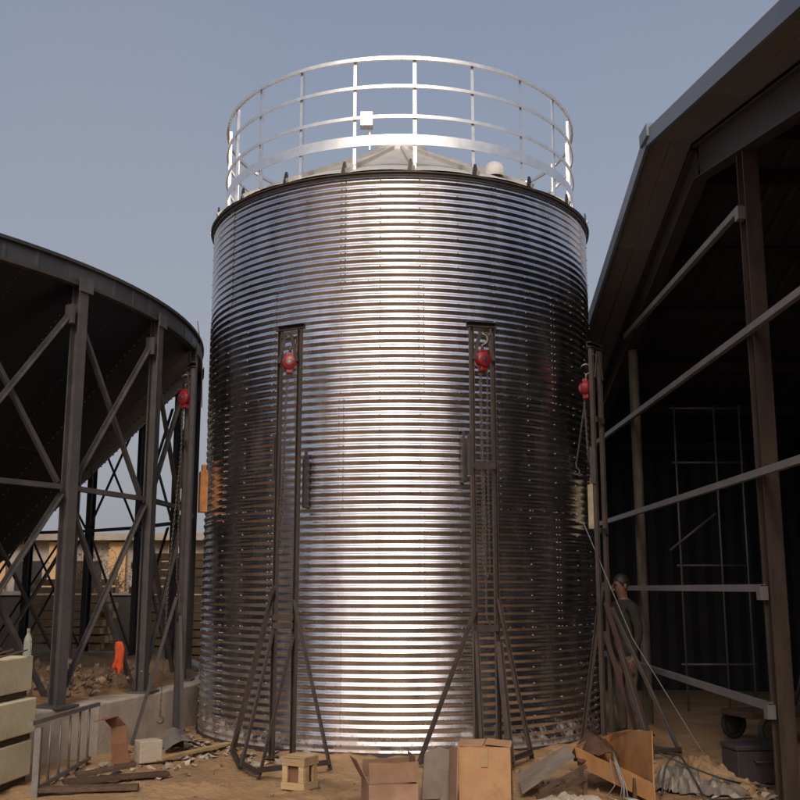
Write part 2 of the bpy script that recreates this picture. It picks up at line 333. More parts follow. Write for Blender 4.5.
def roof_z(r): return RZ0 + (SR + 0.05 - r) * SLOPE
def pol(r, a, z): return Vector((r * math.sin(a), -r * math.cos(a), z))
rm = MB()
for k in range(7):
    a = DA * k / 6
    for r in (SR + 0.05, SR * 0.66, RTOP): rm.v.append(tuple(pol(r, a, roof_z(r) + 0.012 * math.sin(math.pi * k / 6))))
for k in range(6):
    for q in range(2): i = k * 3 + q; rm.f.append((i, i + 3, i + 4, i + 1))
roof_me = rm.mesh('roof_panel', 'galv_roof', True)
rib_me = MB().ext(rect(0.035, 0.06), pol(SR + 0.05, 0, roof_z(SR + 0.05) + 0.02), pol(RTOP, 0, roof_z(RTOP) + 0.02)).mesh('roof_rib', 'galv_roof')
cl = MB()   # eave cleat: thin triangular fin standing on the rim
cl.add([(-0.04, -SR - 0.044, SH + 0.02), (0.04, -SR - 0.044, SH + 0.02), (0.012, -SR - 0.036, SH + 0.17), (-0.012, -SR - 0.036, SH + 0.17),
        (-0.04, -SR - 0.02, SH + 0.02), (0.04, -SR - 0.02, SH + 0.02), (0.012, -SR - 0.02, SH + 0.17), (-0.012, -SR - 0.02, SH + 0.17)],
       [(0, 1, 2, 3), (4, 7, 6, 5), (0, 4, 5, 1), (1, 5, 6, 2), (2, 6, 7, 3), (3, 7, 4, 0)])
cleat_me = cl.mesh('eave_cleat', 'black')
RR = 2.2; RB, RT = 6.16, 7.375
post_me = MB().ext(lprof(0.036, 0.007), (0, -RR, RB - 0.02), (0, -RR, RT), (0, 1, 0)).box((0, -RR + 0.005, (RB + roof_z(RR)) / 2), (0.03, 0.03, RB - roof_z(RR) + 0.08)).mesh('railing_post', 'galv_rail')
for k in range(NP):
    rz = A0 + DA * k
    ob('roof_panel', roof_me, silo, (0, 0, 0), (0, 0, rz)); ob('roof_rib', rib_me, silo, (0, 0, 0), (0, 0, rz))
    ob('eave_cleat', cleat_me, silo, (0, 0, 0), (0, 0, rz - R(0.7))); ob('railing_post', post_me, silo, (0, 0, 0), (0, 0, rz + R(0.8)))
def ring(name, z0, z1, r, t=0.012):
    MB().lathe([(r, z0), (r + t, z0), (r + t, z1), (r, z1)], 126, closed=True).build(name, 'galv_rail', silo, 'auto')
ring('top_rail', RT - 0.042, RT, RR + 0.024, 0.03); ring('mid_rail', 7.005, 7.042, RR + 0.024, 0.02); ring('mid_rail', 6.65, 6.687, RR + 0.024, 0.02)
ring('toe_board', 6.34, 6.46, RR + 0.024, 0.01)
ck = MB().lathe([(RTOP + 0.02, roof_z(RTOP) - 0.02), (RTOP + 0.02, roof_z(RTOP) + 0.1), (RTOP - 0.05, roof_z(RTOP) + 0.16), (0.0, roof_z(RTOP) + 0.2)], 32).build('peak_cap', 'galv_roof', silo, 'auto')
pk = MB().box((-0.44, -0.05, 7.67), (0.17, 0.14, 0.2)); pk.box((-0.40, 0.0, 7.45), (0.03, 0.03, 0.36)); bevel(pk.build('vent_box', 'galv_rail', silo), 0.008)
va = R(36); vp = pol(1.86, va, roof_z(1.86))
MB().lathe([(0.12, -0.02), (0.12, 0.06), (0.112, 0.1), (0.086, 0.145), (0.045, 0.168), (0.0, 0.175)], 24, vp).build('roof_vent', 'vent_paint', silo, True)
# lifting brackets bolted to the wall behind the jacks
def lift_bracket(phi, z0, z1, wd, mt, r=SR + 0.06):
    c = pol(r, phi, (z0 + z1) / 2)
    m = Matrix.Rotation(phi, 3, 'Z'); b = MB().box(c, (wd, 0.09, z1 - z0), m); b.box(c + m @ Vector((0, 0, (z1 - z0) / 2 + 0.04)), (wd * 0.5, 0.05, 0.08), m)
    bevel(b.build('lift_bracket', mt, silo), 0.008)

# ------------------------------------------------------------------ lifting jacks with chain hoists
JR = 2.70; JH = 4.2
jr = random.Random(4)
def jack(phi, feet, label, ties=(1.25, 2.75), half=0.115, mt='steel', hgt=JH, r=JR):
    base = SC + pol(r, phi, 0); t = Vector((math.cos(phi), math.sin(phi), 0)); n = Vector((math.sin(phi), -math.cos(phi), 0))
    J = thing('lifting_jack', label, 'lifting jack', base, group='lifting jacks round the silo')
    for s in (-1, 1):
        p = t * half * s
        MB().ext(cprof(0.046, 0.042, 0.006), p + Vector((0, 0, 0.0)), p + Vector((0, 0, hgt - 0.002)), n).build('post', mt, J)
        MB().ext(rect(0.036, 0.01), p * 0.92 + n * 0.04 + Vector((0, 0, hgt - 0.34)), p * 0.28 + n * 0.04 + Vector((0, 0, hgt - 0.05)), n).build('knee_brace', mt, J)
        MB().box(p + Vector((0, 0, 0.008)) + n * 0.01, (0.11, 0.11, 0.016), Matrix.Rotation(phi, 3, 'Z')).build('foot_plate', mt, J)
    MB().ext(cprof(0.055, 0.06, 0.007), -t * (half + 0.045) + Vector((0, 0, hgt + 0.03)), t * (half + 0.045) + Vector((0, 0, hgt + 0.034)), n).build('top_beam', mt, J)
    MB().tube([t * -0.09 + n * 0.02 + Vector((0, 0, hgt - 0.075)), n * 0.02 + Vector((0, 0, hgt - 0.1)), t * 0.09 + n * 0.02 + Vector((0, 0, hgt - 0.075))], 0.012, 6).build('hanger', mt, J)
    for z in ties: MB().ext(rect(0.06, 0.008), -t * half + n * 0.034 + Vector((0, 0, z)), t * half + n * 0.034 + Vector((0, 0, z)), n).build('tie_plate', mt, J)
    for (sgn, z, fx, fy, wd) in feet:
        q = t * half * sgn + n * 0.04 + Vector((0, 0, z)); e = Vector((fx, fy, 0.02)) - base
        MB().ext(lprof(wd, 0.008), q, e, n).build('brace', mt, J)
        b = Vector((e.x, e.y, 0)); m = b * (1 - 0.06 / max(b.length, 0.1))
    fp = [Vector((f[2], f[3], 0.045)) - base for f in feet if abs(Vector((f[2], f[3], 0)).x - base.x) < 0.75]
    for i in range(len(fp) - 1):
        MB().ext(lprof(0.04, 0.006), fp[i] + Vector((0, 0, 0.02 * i)), fp[i + 1] + Vector((0, 0, 0.02 * i)), (0, 0, 1)).build('base_beam', mt, J)
    # sliding shoe on the left post
    MB().box(-t * (half + 0.036) + Vector((0, 0, 2.9)), (0.022, 0.07, 0.4), Matrix.Rotation(phi, 3, 'Z')).build('sliding_shoe', 'steel_dark', J)
    return J
def link_chain(b, pts, ln=0.034, r=0.0045):
    """a run of chain links along a polyline"""
    pts = [Vector(p) for p in pts]; seg = []
    for a, c in zip(pts, pts[1:]):
        L = (c - a).length; k = max(1, int(L / (ln * 0.78)))
        for i in range(k): seg.append((a.lerp(c, (i + 0.5) / k), (c - a).normalized()))
    for i, (p, d) in enumerate(seg):
        s = d.cross(Vector((0.3, 1, 0.1)) if i % 2 else Vector((1, 0.2, 0.1))).normalized()
        h, w_ = ln / 2 - r, 0.0095; o = []
        for q in range(8):
            a = 2 * math.pi * q / 8; o.append(p + d * (h * math.cos(a)) + s * (w_ * math.sin(a)))
        nrm = d.cross(s); base = len(b.v)
        for q in range(8):
            rad = (o[q] - p).normalized()
            for e in range(4):
                a = 2 * math.pi * e / 4; b.v.append(tuple(o[q] + (rad * math.cos(a) + nrm * math.sin(a)) * r))
        for q in range(8):
            for e in range(4): b.f.append((base + q * 4 + e, base + ((q + 1) % 8) * 4 + e, base + ((q + 1) % 8) * 4 + (e + 1) % 4, base + q * 4 + (e + 1) % 4))
def hook(b, p, s=1.0, down=True):
    d = -1 if down else 1; pts = [p]
    for k in range(9):
        a = R(90 - 32 * k); pts.append(p + Vector((0.03 * math.cos(a) * s, 0, d * (0.07 - 0.03 * math.sin(a)) * s)))
    b.tube(pts, [0.008 * s] + [0.0085 * s] * 7 + [0.006 * s, 0.003 * s], 6)
def chain_hoist(top, label, tail, loop, yaw=0.0, tilt=0.0):
    """top: where the upper hook hangs; tail: list of world points of the load chain; loop: hand-chain points"""
    top = Vector(top); H = thing('chain_hoist', label, 'chain hoist', top, group='red chain hoists hanging on the jacks')
    b = MB(); hook(b, Vector((0, 0, -0.16)), 1.9, False); b.build('upper_hook', 'chain', H, True)
    m = Matrix.Rotation(yaw, 3, 'Z') @ Matrix.Rotation(R(90), 3, 'X'); c = Vector((0, 0, -0.24))
    MB().lathe([(0, 0.062), (0.05, 0.06), (0.076, 0.045), (0.084, 0.02), (0.084, -0.012), (0.07, -0.028), (0.066, -0.06), (0.04, -0.075), (0, -0.078)], 20, c, mat3=m).build('body', 'red', H, 'auto')
    MB().lathe([(0, 0.07), (0.02, 0.07), (0.025, 0.062), (0.03, 0.0621)], 12, c, mat3=m).build('cover_boss', 'chain', H, 'auto')
    bevel(MB().box(c + Vector((0, 0, 0.075)), (0.1, 0.06, 0.06), (0, 0, yaw)).build('upper_block', 'red', H), 0.012)
    bevel(MB().box(c - Vector((0, 0, 0.085)), (0.075, 0.07, 0.07), (0, 0, yaw)).build('lower_block', 'red', H), 0.012)
    b = MB(); T = [Vector(p) - top for p in tail]; link_chain(b, [c - Vector((0.015, 0, 0.1))] + T); b.build('load_chain', 'chain', H, True)
    b = MB(); L = [Vector(p) - top for p in loop]; link_chain(b, [c + Vector((0.05, 0.02, -0.05))] + L + [c + Vector((-0.03, 0.02, -0.06))], 0.028, 0.0032); b.build('hand_chain', 'chain', H, True)
    b = MB(); hook(b, T[-1], 1.2, True); b.build('lower_hook', 'steel', H, True)
    return H

P1 = R(-24.6)
jack(P1, [(-1, 1.62, -1.67, 10.55, 0.062), (-1, 1.2, -1.43, 9.55, 0.04), (1, 1.15, -1.2, 9.05, 0.034), (1, 1.48, -0.62, 9.45, 0.036)],
     'brown steel lifting jack left of centre with the wooden crate at its feet', ties=(1.24, 1.32))
b1 = SC + pol(JR + 0.02, P1, 0)
chain_hoist((b1.x + 0.01, b1.y, 4.10), 'red chain hoist hanging in the jack left of centre, above the wooden crate', [(b1.x - 0.03, b1.y, 3.2), (b1.x - 0.05, b1.y + 0.03, 2.05)],
            [(b1.x + 0.075, b1.y - 0.03, 3.15), (b1.x + 0.07, b1.y - 0.03, 3.1), (b1.x - 0.02, b1.y - 0.02, 3.0), (b1.x - 0.075, b1.y - 0.01, 2.1), (b1.x - 0.05, b1.y, 2.05), (b1.x - 0.035, b1.y, 2.12)])
P2 = R(17.9)
jack(P2, [(-1, 1.42, 0.17, 9.75, 0.036), (-1, 1.2, 0.74, 9.55, 0.036), (1, 1.1, 1.0, 9.6, 0.055), (1, 1.5, 1.24, 10.02, 0.036)],
     'brown steel lifting jack right of centre behind the upright cardboard box', ties=(1.22, 2.79))
b2 = SC + pol(JR + 0.02, P2, 0)
chain_hoist((b2.x - 0.005, b2.y, 4.10), 'red chain hoist hanging in the jack right of centre, above the tall cardboard box', [(b2.x - 0.02, b2.y, 3.2), (b2.x, b2.y, 2.2), (b2.x, b2.y + 0.02, 1.35)],
            [(b2.x + 0.03, b2.y - 0.02, 3.0), (b2.x + 0.035, b2.y - 0.02, 1.75), (b2.x + 0.0, b2.y - 0.03, 1.7), (b2.x - 0.02, b2.y - 0.02, 1.8)], 0.5)
P3 = R(53)
jack(P3, [(-1, 1.66, 1.88, 10.98, 0.04), (1, 1.4, 2.72, 10.35, 0.034), (1, 1.2, 2.4, 10.15, 0.034)],
     'steel lifting jack at the right edge of the silo, next to the barn', ties=(2.2, 3.4), half=0.10)
b3 = SC + pol(JR + 0.02, P3, 0)
chain_hoist((b3.x - 0.12, b3.y + 0.02, 4.0), 'red chain hoist against the right edge of the silo', [(b3.x - 0.2, b3.y + 0.2, 3.1), (b3.x - 0.22, b3.y + 0.25, 2.95)],
            [(b3.x - 0.08, b3.y, 3.0), (b3.x - 0.1, b3.y, 2.9), (b3.x - 0.13, b3.y, 3.0)], 0.9)
P4 = R(-62)
jack(P4, [(-1, 1.5, -2.75, 10.9, 0.036), (1, 1.3, -2.2, 10.75, 0.036)],
     'dark steel lifting jack between the silo and the raised bin', ties=(1.3, 3.2), half=0.09, mt='steel_dark', hgt=4.05)
b4 = SC + pol(JR + 0.05, P4, 0)
chain_hoist((b4.x, b4.y, 3.95), 'red chain hoist hanging between the silo and the dark raised bin', [(b4.x - 0.03, b4.y, 3.0), (b4.x - 0.10, b4.y - 0.02, 1.8), (b4.x - 0.13, b4.y - 0.03, 0.3)],
            [(b4.x + 0.06, b4.y, 3.2), (b4.x + 0.07, b4.y, 1.6), (b4.x + 0.03, b4.y, 1.5), (b4.x - 0.02, b4.y, 1.7)], -0.6)
lift_bracket(P1 + 0.02, 2.4, 2.9, 0.04, 'steel_dark'); lift_bracket(P2 - 0.042, 2.65, 3.1, 0.05, 'steel_dark')
lift_bracket(R(63.5), 2.25, 2.75, 0.14, 'cream_paint', SR + 0.08); lift_bracket(R(-68), 2.45, 2.92, 0.12, 'orange_paint', SR + 0.08)

# ------------------------------------------------------------------ raised hopper bin on its ring of legs
PZ = 0.47
BC = Vector((-9.13, 12.87, PZ)); BR = 6.43; BT = 4.88 - PZ
binr = thing('hopper_bin', 'large dark cone-bottomed bin on a ring of braced steel legs', 'hopper bin', BC)
NL = 27; DL = 2 * math.pi / NL
def bp(r, a, z): return Vector((r * math.cos(a), r * math.sin(a), z))
L0 = math.atan2(10.34 - 12.87, -3.22 + 9.13) - 0.027          # the leg nearest the cream boxes
# rim band: panels with pressed ribs
NB = 108; ba = 2 * math.pi / NB; bm_ = MB(); zz0, zz1 = BT - 0.19, BT
for k, (fa, dr) in enumerate(((0, 0.0), (0.86, 0.0), (0.92, 0.006), (0.97, 0.006), (1.0, 0.0))):
    for z in (zz0, zz1): bm_.v.append(tuple(bp(BR + dr, fa * ba, z)))
for k in range(4): bm_.f.append((2 * k, 2 * k + 2, 2 * k + 3, 2 * k + 1))
band_me = bm_.mesh('rim_panel', 'rim')
for k in range(NB): ob('rim_panel', band_me, binr, (0, 0, 0), (0, 0, ba * k))
MB().lathe([(BR - 0.03, BT - 0.004), (BR + 0.04, BT - 0.004), (BR + 0.04, BT + 0.03), (BR - 0.03, BT + 0.03)], 144, closed=True).build('rim_cap', 'steel_dark', binr, 'auto')
MB().lathe([(BR - 0.05, zz0 - 0.03), (BR + 0.03, zz0 - 0.03), (BR + 0.03, zz0 + 0.004), (BR - 0.05, zz0 + 0.004)], 144, closed=True).build('rim_angle', 'steel_dark', binr, 'auto')
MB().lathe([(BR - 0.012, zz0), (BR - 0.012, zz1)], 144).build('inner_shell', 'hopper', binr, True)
# hopper cone sectors
KH = 1.1; cone = MB(); rb = 3.0; NH = 27
for i in range(5):
    a = DL * i / 4
    for q in range(9):
        r = BR - 0.06 + (rb - BR + 0.06) * q / 8; z = zz0 - (BR - 0.06 - r) * KH
        cone.v.append(tuple(bp(r + 0.004 * i / 4, a, z)))
for i in range(4):
    for q in range(8): k = i * 9 + q; cone.f.append((k, k + 1, k + 10, k + 9))
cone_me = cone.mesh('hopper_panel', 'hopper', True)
cb = MB()
for a in (0.004, DL * 0.5):
    for q in range(60):
        r = BR - 0.1 - (BR - rb - 0.2) * q / 60; z = zz0 - (BR - 0.06 - r) * KH
        p = bp(r, a, z); nn = Vector((math.cos(a), math.sin(a), -1)).normalized()
        cb.box(p + nn * 0.006, (0.016, 0.016, 0.016), (0, R(45), a))
for a_ in range(30):
    for r in (5.0, 3.7):
        a = DL * a_ / 30; p = bp(r, a, zz0 - (BR - 0.06 - r) * KH); cb.box(p + Vector((math.cos(a), math.sin(a), -1)).normalized() * 0.006, (0.014, 0.014, 0.014), (0, R(45), a))
cbm = cb.mesh('panel_bolts', 'steel_dark')
for k in range(NH):
    hp = ob('hopper_panel', cone_me, binr, (0, 0, 0), (0, 0, L0 + DL * k)); tag(ob('panel_bolts', cbm, hp), kind='stuff')
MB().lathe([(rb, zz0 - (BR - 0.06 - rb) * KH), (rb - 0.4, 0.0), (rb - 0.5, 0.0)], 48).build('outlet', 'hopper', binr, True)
# legs and bracing, one mesh for each kind turned round the ring
LR = BR - 0.02; HT = zz0 - 0.035
leg_me = MB().ext(iprof(0.125, 0.11, 0.016), (LR, 0, 0.0), (LR, 0, BT - 0.16), (1, 0, 0)).mesh('leg', 'bin_leg')
foot_me = MB().box((LR, 0, 0.012), (0.3, 0.3, 0.024)).mesh('base_plate', 'bin_leg')
gus_me = MB().box((LR - 0.02, -0.11, HT - 0.3), (0.1, 0.04, 0.2)).mesh('gusset', 'bin_leg'); cap_me = MB().box((LR + 0.075, 0, HT + 0.02), (0.012, 0.2, 0.15)).mesh('top_plate', 'bin_leg')
def brace_me(z0, z1, flip, wd=0.046):
    a0, a1 = (0, DL) if not flip else (DL, 0); dr = 0.0 if not flip else -0.07
    return MB().ext(lprof(wd, 0.009), bp(LR - 0.02 + dr, a0 + (0.012 if not flip else -0.012), z0), bp(LR - 0.02 + dr, a1 - (0.012 if not flip else -0.012), z1), (0, 0, 1)).mesh('brace', 'bin_leg')
Z1 = 2.12
br = [brace_me(Z1 + 0.05, HT - 0.25, False), brace_me(Z1 + 0.05, HT - 0.25, True), brace_me(0.12, Z1 - 0.06, False), brace_me(0.12, Z1 - 0.06, True)]
tie_me = MB().ext(cprof(0.065, 0.05, 0.007), bp(LR - 0.03, 0.014, Z1), bp(LR - 0.03, DL - 0.014, Z1), (0, 0, 1)).mesh('ring_beam', 'bin_leg')
for k in range(NL):
    rz = (0, 0, L0 + DL * k)
    ob('leg', leg_me, binr, (0, 0, 0), rz); ob('base_plate', foot_me, binr, (0, 0, 0), rz); ob('gusset', gus_me, binr, (0, 0, 0), rz); ob('top_plate', cap_me, binr, (0, 0, 0), rz)
    for m_ in br: ob('brace', m_, binr, (0, 0, 0), rz)
    ob('ring_beam', tie_me, binr, (0, 0, 0), rz)
# inner ring of thinner struts under the cone
IR = 4.9; strut_me = MB().ext(rect(0.075, 0.075), (IR, 0, 0), (IR, 0, zz0 - (BR - 0.06 - IR) * KH), (1, 0, 0)).mesh('inner_strut', 'steel_dark')
ib_me = MB().ext(lprof(0.035, 0.007), bp(IR, 0.0, 0.1), bp(IR, 2 * DL, 1.9), (0, 0, 1)).mesh('inner_brace', 'steel_dark')
ib2_me = MB().ext(lprof(0.035, 0.007), bp(IR - 0.06, 2 * DL, 0.1), bp(IR - 0.06, 0, 1.9), (0, 0, 1)).mesh('inner_brace', 'steel_dark')
for k in range(0, NL - 1, 2):
    rz = (0, 0, L0 + DL * (k + 0.4))
    ob('inner_strut', strut_me, binr, (0, 0, 0), rz); ob('inner_brace', ib_me, binr, (0, 0, 0), rz); ob('inner_brace', ib2_me, binr, (0, 0, 0), rz)
rodp = bp(BR + 0.05, L0 + DL * 2.25, BT)
MB().tube([rodp + Vector((0.02, 0, -0.9)), rodp + Vector((0, 0, -0.2)), rodp + Vector((-0.07, -0.05, 0.28))], 0.008, 6).build('guy_rod', 'steel_pale', binr)

# ------------------------------------------------------------------ concrete platform below the bin
poly = [(-5.6, 7.3), (-4.05, 8.55), (-3.0, 10.55), (-2.62, 11.85), (-2.43, 12.7), (-2.5, 14.6), (-3.4, 17.2), (-6, 19.5), (-16, 19.5), (-16, 7.3)]
pb = MB(); n_ = len(poly)
pb.v = [(x, y, -0.1) for x, y in poly] + [(x, y, PZ) for x, y in poly]
pb.f = [(i, (i + 1) % n_, n_ + (i + 1) % n_, n_ + i) for i in range(n_)] + [tuple(range(n_, 2 * n_))]
plat = tag(bevel(pb.build('platform', 'concrete'), 0.02), kind='structure')
# loose soil lying on the platform
sm = MB(); xs = [-9.2 + 0.1 * i for i in range(69)]; ys = [8.4 + 0.1 * j for j in range(110)]
def inside(x, y, pad=0.0):
    c = False
    for i in range(n_):
        x0, y0 = poly[i]; x1, y1 = poly[(i + 1) % n_]
        if (y0 > y) != (y1 > y) and x + pad < (x1 - x0) * (y - y0) / (y1 - y0) + x0: c = not c
    return c
def edge_d(x, y):
    d = 9.0; p = Vector((x, y))
    for i in range(n_):
        a = Vector(poly[i]); b = Vector(poly[(i + 1) % n_]); t = max(0, min(1, (p - a).dot(b - a) / (b - a).length_squared)); d = min(d, (p - a.lerp(b, t)).length)
    return d
idx = {}; ok = {}
for j, y in enumerate(ys):
    for i, x in enumerate(xs):
        e = edge_d(x, y); ok[i, j] = inside(x, y) and e > 0.04; k = max(0.0, min(1.0, (e - 0.12) / 0.3))
        h = -0.03 + k * max(0.0, 0.09 + 0.10 * fbm(x * 1.3, y * 1.3, 3) + 0.03 * fbm(x * 6, y * 6, 5))
        idx[i, j] = len(sm.v); sm.v.append((x, y, PZ + h))
for j in range(len(ys) - 1):
    for i in range(len(xs) - 1):
        if ok[i, j] and ok[i + 1, j] and ok[i + 1, j + 1] and ok[i, j + 1]: sm.f.append((idx[i, j], idx[i + 1, j], idx[i + 1, j + 1], idx[i, j + 1]))
tag(sm.build('soil_heap', 'soil', smooth=True), kind='structure')

# ------------------------------------------------------------------ rubble and litter (uncountable)
def stone(b, c, s, rnd):
    m = Euler((rnd.uniform(0, 6), rnd.uniform(0, 6), rnd.uniform(0, 6))).to_matrix()
    q = [Vector(v) * s * rnd.uniform(0.7, 1.2) for v in ((1, 0, 0), (-1, 0, 0), (0, .8, 0), (0, -.8, 0), (0, 0, .6), (0, 0, -.6), (.6, .5, .4), (-.6, -.4, .4))]
    bm = bmesh.new(); vs_ = [bm.verts.new(m @ v) for v in q]; bmesh.ops.convex_hull(bm, input=vs_)
    bm.verts.index_update(); b.add([v.co + Vector(c) for v in bm.verts], [tuple(v.index for v in f.verts) for f in bm.faces]); bm.free()
rr_ = random.Random(2); b = MB()
for i in range(170):
    x, y = rr_.gauss(-3.4, 0.35), rr_.gauss(11.6, 0.55)
    if not inside(x, y, 0.15): continue
    stone(b, (x, y, PZ + 0.06 + rr_.random() ** 2 * 0.22), rr_.uniform(0.02, 0.075), rr_)
tag(b.build('rubble_heap', 'rubble'), 'brown rubble heap lying on the platform below the bin', 'rubble', kind='stuff')
b = MB()
for i in range(420):
    zone = rr_.random()
    if zone < 0.4: x, y = rr_.uniform(-3.0, -1.6), rr_.uniform(8.8, 11.2)
    elif zone < 0.7: x, y = rr_.uniform(-1.7, 1.6), rr_.uniform(8.3, 10.3)
    else: x, y = rr_.uniform(1.2, 3.6), rr_.uniform(8.2, 10.6)
    if (x - SC.x) ** 2 + (y - SC.y) ** 2 < 2.5 ** 2 or inside(x, y): continue
    stone(b, (x, y, ground_h(x, y) + 0.004), rr_.choice((0.008, 0.012, 0.016, 0.022, 0.035)) * rr_.uniform(.7, 1.2), rr_)
tag(b.build('pebbles', 'rubble'), 'small stones strewn over the sandy ground', 'pebbles', kind='stuff')
b = MB()
for i in range(190):
    zone = rr_.random()
    if zone < 0.5: a = rr_.uniform(-75, -20); r = SR + rr_.uniform(0.08, 0.7); q = SC + pol(r, R(a), 0); x, y = q.x, q.y
    elif zone < 0.75: x, y = rr_.uniform(-3.0, -1.8), rr_.uniform(9.0, 10.8)
    else: x, y = rr_.uniform(1.9, 3.0), rr_.uniform(8.3, 10.0)
    if inside(x, y, -0.1): continue
    s = rr_.uniform(0.02, 0.075); z = ground_h(x, y) + 0.014
    e = Euler((rr_.uniform(-.5, .5), rr_.uniform(-.5, .5), rr_.uniform(0, 6))).to_matrix()
    b.add([Vector((x, y, z)) + e @ Vector(v) for v in ((-s, -s * .6, 0), (s, -s * .5, 0.01), (s * .9, s * .5, -0.004), (0, s * .8, 0.012), (-s * .8, s * .4, 0))], [(0, 1, 2, 3, 4)])
tag(b.build('litter', 'scrap'), 'pale paper and sheet scraps littering the ground round the silo', 'litter', kind='stuff')

# ------------------------------------------------------------------ barn at the right: open gable end towards the silo
BX = 2.98; XO = 2.5; XB = 11.5
RY, RZ_ = 9.56, 6.02; S_FAR, S_NEAR = 0.295, 0.215; YF, YN = 17.2, 1.4
def rz_at(y): return RZ_ - (S_FAR * (y - RY) if y > RY else S_NEAR * (RY - y))
barn = thing('open_barn', 'dark open-sided gable barn with bare posts and girts beside the silo', 'barn', (BX, RY, 0))
def bl(x, y, z): return Vector((x - BX, y - RY, z))
def bpart(b, name, mt, smooth=False): return b.build(name, mt, barn, smooth)
def roof_sheet(y0, y1):
    z0, z1 = rz_at(y0), rz_at(y1); prof = []
    for k in range(4):
        x = 0.25 * k; prof += [(x, 0), (x + 0.16, 0), (x + 0.18, 0.03), (x + 0.22, 0.03)]
    prof.append((1.04, 0)); m = MB(); n = len(prof)
    for y, z in ((y0, z0), (y1, z1)): m.v += [tuple(bl(x, y, z + 0.02 + h)) for x, h in prof]
    m.f = [(i, i + 1, n + i + 1, n + i) for i in range(n - 1)]
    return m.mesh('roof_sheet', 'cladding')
for me in (roof_sheet(RY, YF), roof_sheet(YN, RY)):
    for k in range(9): ob('roof_sheet', me, barn, (XO + k, 0, 0.002 * (k % 2)))
for y0, y1 in ((RY, YF), (RY, YN)):
    z0, z1 = rz_at(y0), rz_at(y1); dn = Vector((0, 0, -1))
    bpart(MB().ext(rect(0.03, 0.16), bl(XO - 0.03, y0, z0 + 0.0), bl(XO - 0.03, y1, z1 + 0.0)), 'verge_trim', 'verge')
    L = 1.75; d = 1 if y1 > y0 else -1; k = 0; y = y0
    while (y1 - y) * d > 0.05:
        e = y + d * min(L, abs(y1 - y)); m = MB()
        for x0, x1, dz in ((XO - 0.01, XO + 0.2, -0.03), (XO + 0.206, BX - 0.07, -0.045)):
            m.box((bl((x0 + x1) / 2, (y + e) / 2, (rz_at(y) + rz_at(e)) / 2 + dz)), (x1 - x0, abs(e - y) * math.sqrt(1 + (S_FAR if d > 0 else S_NEAR) ** 2) - 0.008, 0.02),
                  (math.atan(-S_FAR if d > 0 else S_NEAR), 0, 0))
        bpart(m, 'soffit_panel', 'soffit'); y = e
    for x in (BX, 6.0, 9.0, XB):
        bpart(MB().ext(iprof(0.14, 0.34, 0.015), bl(x, y0, z0 - 0.26), bl(x, y1, z1 - 0.26)), 'rafter', 'rafter')
    yy = y0 + d * 0.5
    while (y1 - yy) * d > 0.2:
        bpart(MB().ext(cprof(0.06, 0.14, 0.006), bl(BX + 0.1, yy, rz_at(yy) - 0.075), bl(XB, yy, rz_at(yy) - 0.075)), 'purlin', 'rafter'); yy += d * 1.3
bpart(MB().box(bl(XO - 0.01, RY, RZ_ + 0.03), (0.12, 0.30, 0.13)).box(bl((XO + XB) / 2, RY, RZ_ + 0.075), (XB - XO, 0.3, 0.015)), 'ridge_cap', 'verge')
for y, wd, mt, b0 in ((8.33, 0.13, 'barn_post', 0), (12.85, 0.12, 'pole_wood', 0), (16.9, 0.24, 'barn_post', 0), (3.6, 0.24, 'barn_post', 0)):
    top = rz_at(y) - 0.43
    bpart(MB().ext(iprof(wd, wd * 1.3, 0.018) if mt == 'barn_post' else [(0.065 * math.cos(k), 0.065 * math.sin(k)) for k in [2 * math.pi * q / 10 for q in range(10)]], bl(BX + 0.03, y, -0.1), bl(BX + 0.03, y, top), (0, 1, 0)), 'post', mt, 'auto' if mt == 'pole_wood' else False)
for x in (6.0, 9.0):
    for y in (3.6, 8.25, 12.85, 16.9): bpart(MB().ext(iprof(0.2, 0.2, 0.02), bl(x, y, -0.1), bl(x, y, rz_at(y) - 0.43), (0, 1, 0)), 'post', 'barn_post')
GX = BX - 0.062
for z, y0, y1, clip in ((4.80, 8.3, 12.85, True), (3.72, 2.0, 16.9, False), (2.52, 2.0, 16.9, False), (1.6, 8.34, 16.9, True), (0.68, 8.34, 16.9, True)):
    bpart(MB().ext(cprof(0.06, 0.05, 0.006), bl(GX, y0, z), bl(GX, y1, z), (1, 0, 0)), 'girt', 'girt')
    if clip: bpart(MB().box(bl(GX + 0.004, y0 + 0.03, z - 0.04), (0.066, 0.09, 0.11)), 'girt_clip', 'girt')
wm = MB(); n = 0      # cladding of the three closed sides, ribbed
def clad(p0, p1, top0, top1, nm):
    p0 = Vector(p0); p1 = Vector(p1); L = (p1 - p0).length; k = int(L / 1.0); d = (p1 - p0) / k; nn = Vector((-d.y, d.x, 0)).normalized()
    for i in range(k):
        m = MB(); v = []
        for q in range(9):
            f = q / 8; p = p0 + d * (i + f); off = nn * (0.02 if q % 2 else 0)
            v.append(bl(p.x + off.x, p.y + off.y, -0.1)); tz = rz_at(p.y) + 0.03 if top0 is None else top0
            v.append(bl(p.x + off.x, p.y + off.y, tz))
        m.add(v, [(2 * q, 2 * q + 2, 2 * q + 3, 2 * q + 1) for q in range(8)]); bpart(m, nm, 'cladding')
clad((XB + 0.12, YN + 0.3, 0), (XB + 0.12, YF - 0.2, 0), None, None, 'cladding_panel')
clad((BX + 0.2, YF - 0.25, 0), (XB, YF - 0.25, 0), rz_at(YF - 0.25) + 0.035, 0, 'cladding_panel')
clad((BX + 0.2, YN + 0.3, 0), (XB, YN + 0.3, 0), rz_at(YN + 0.3) + 0.035, 0, 'cladding_panel')

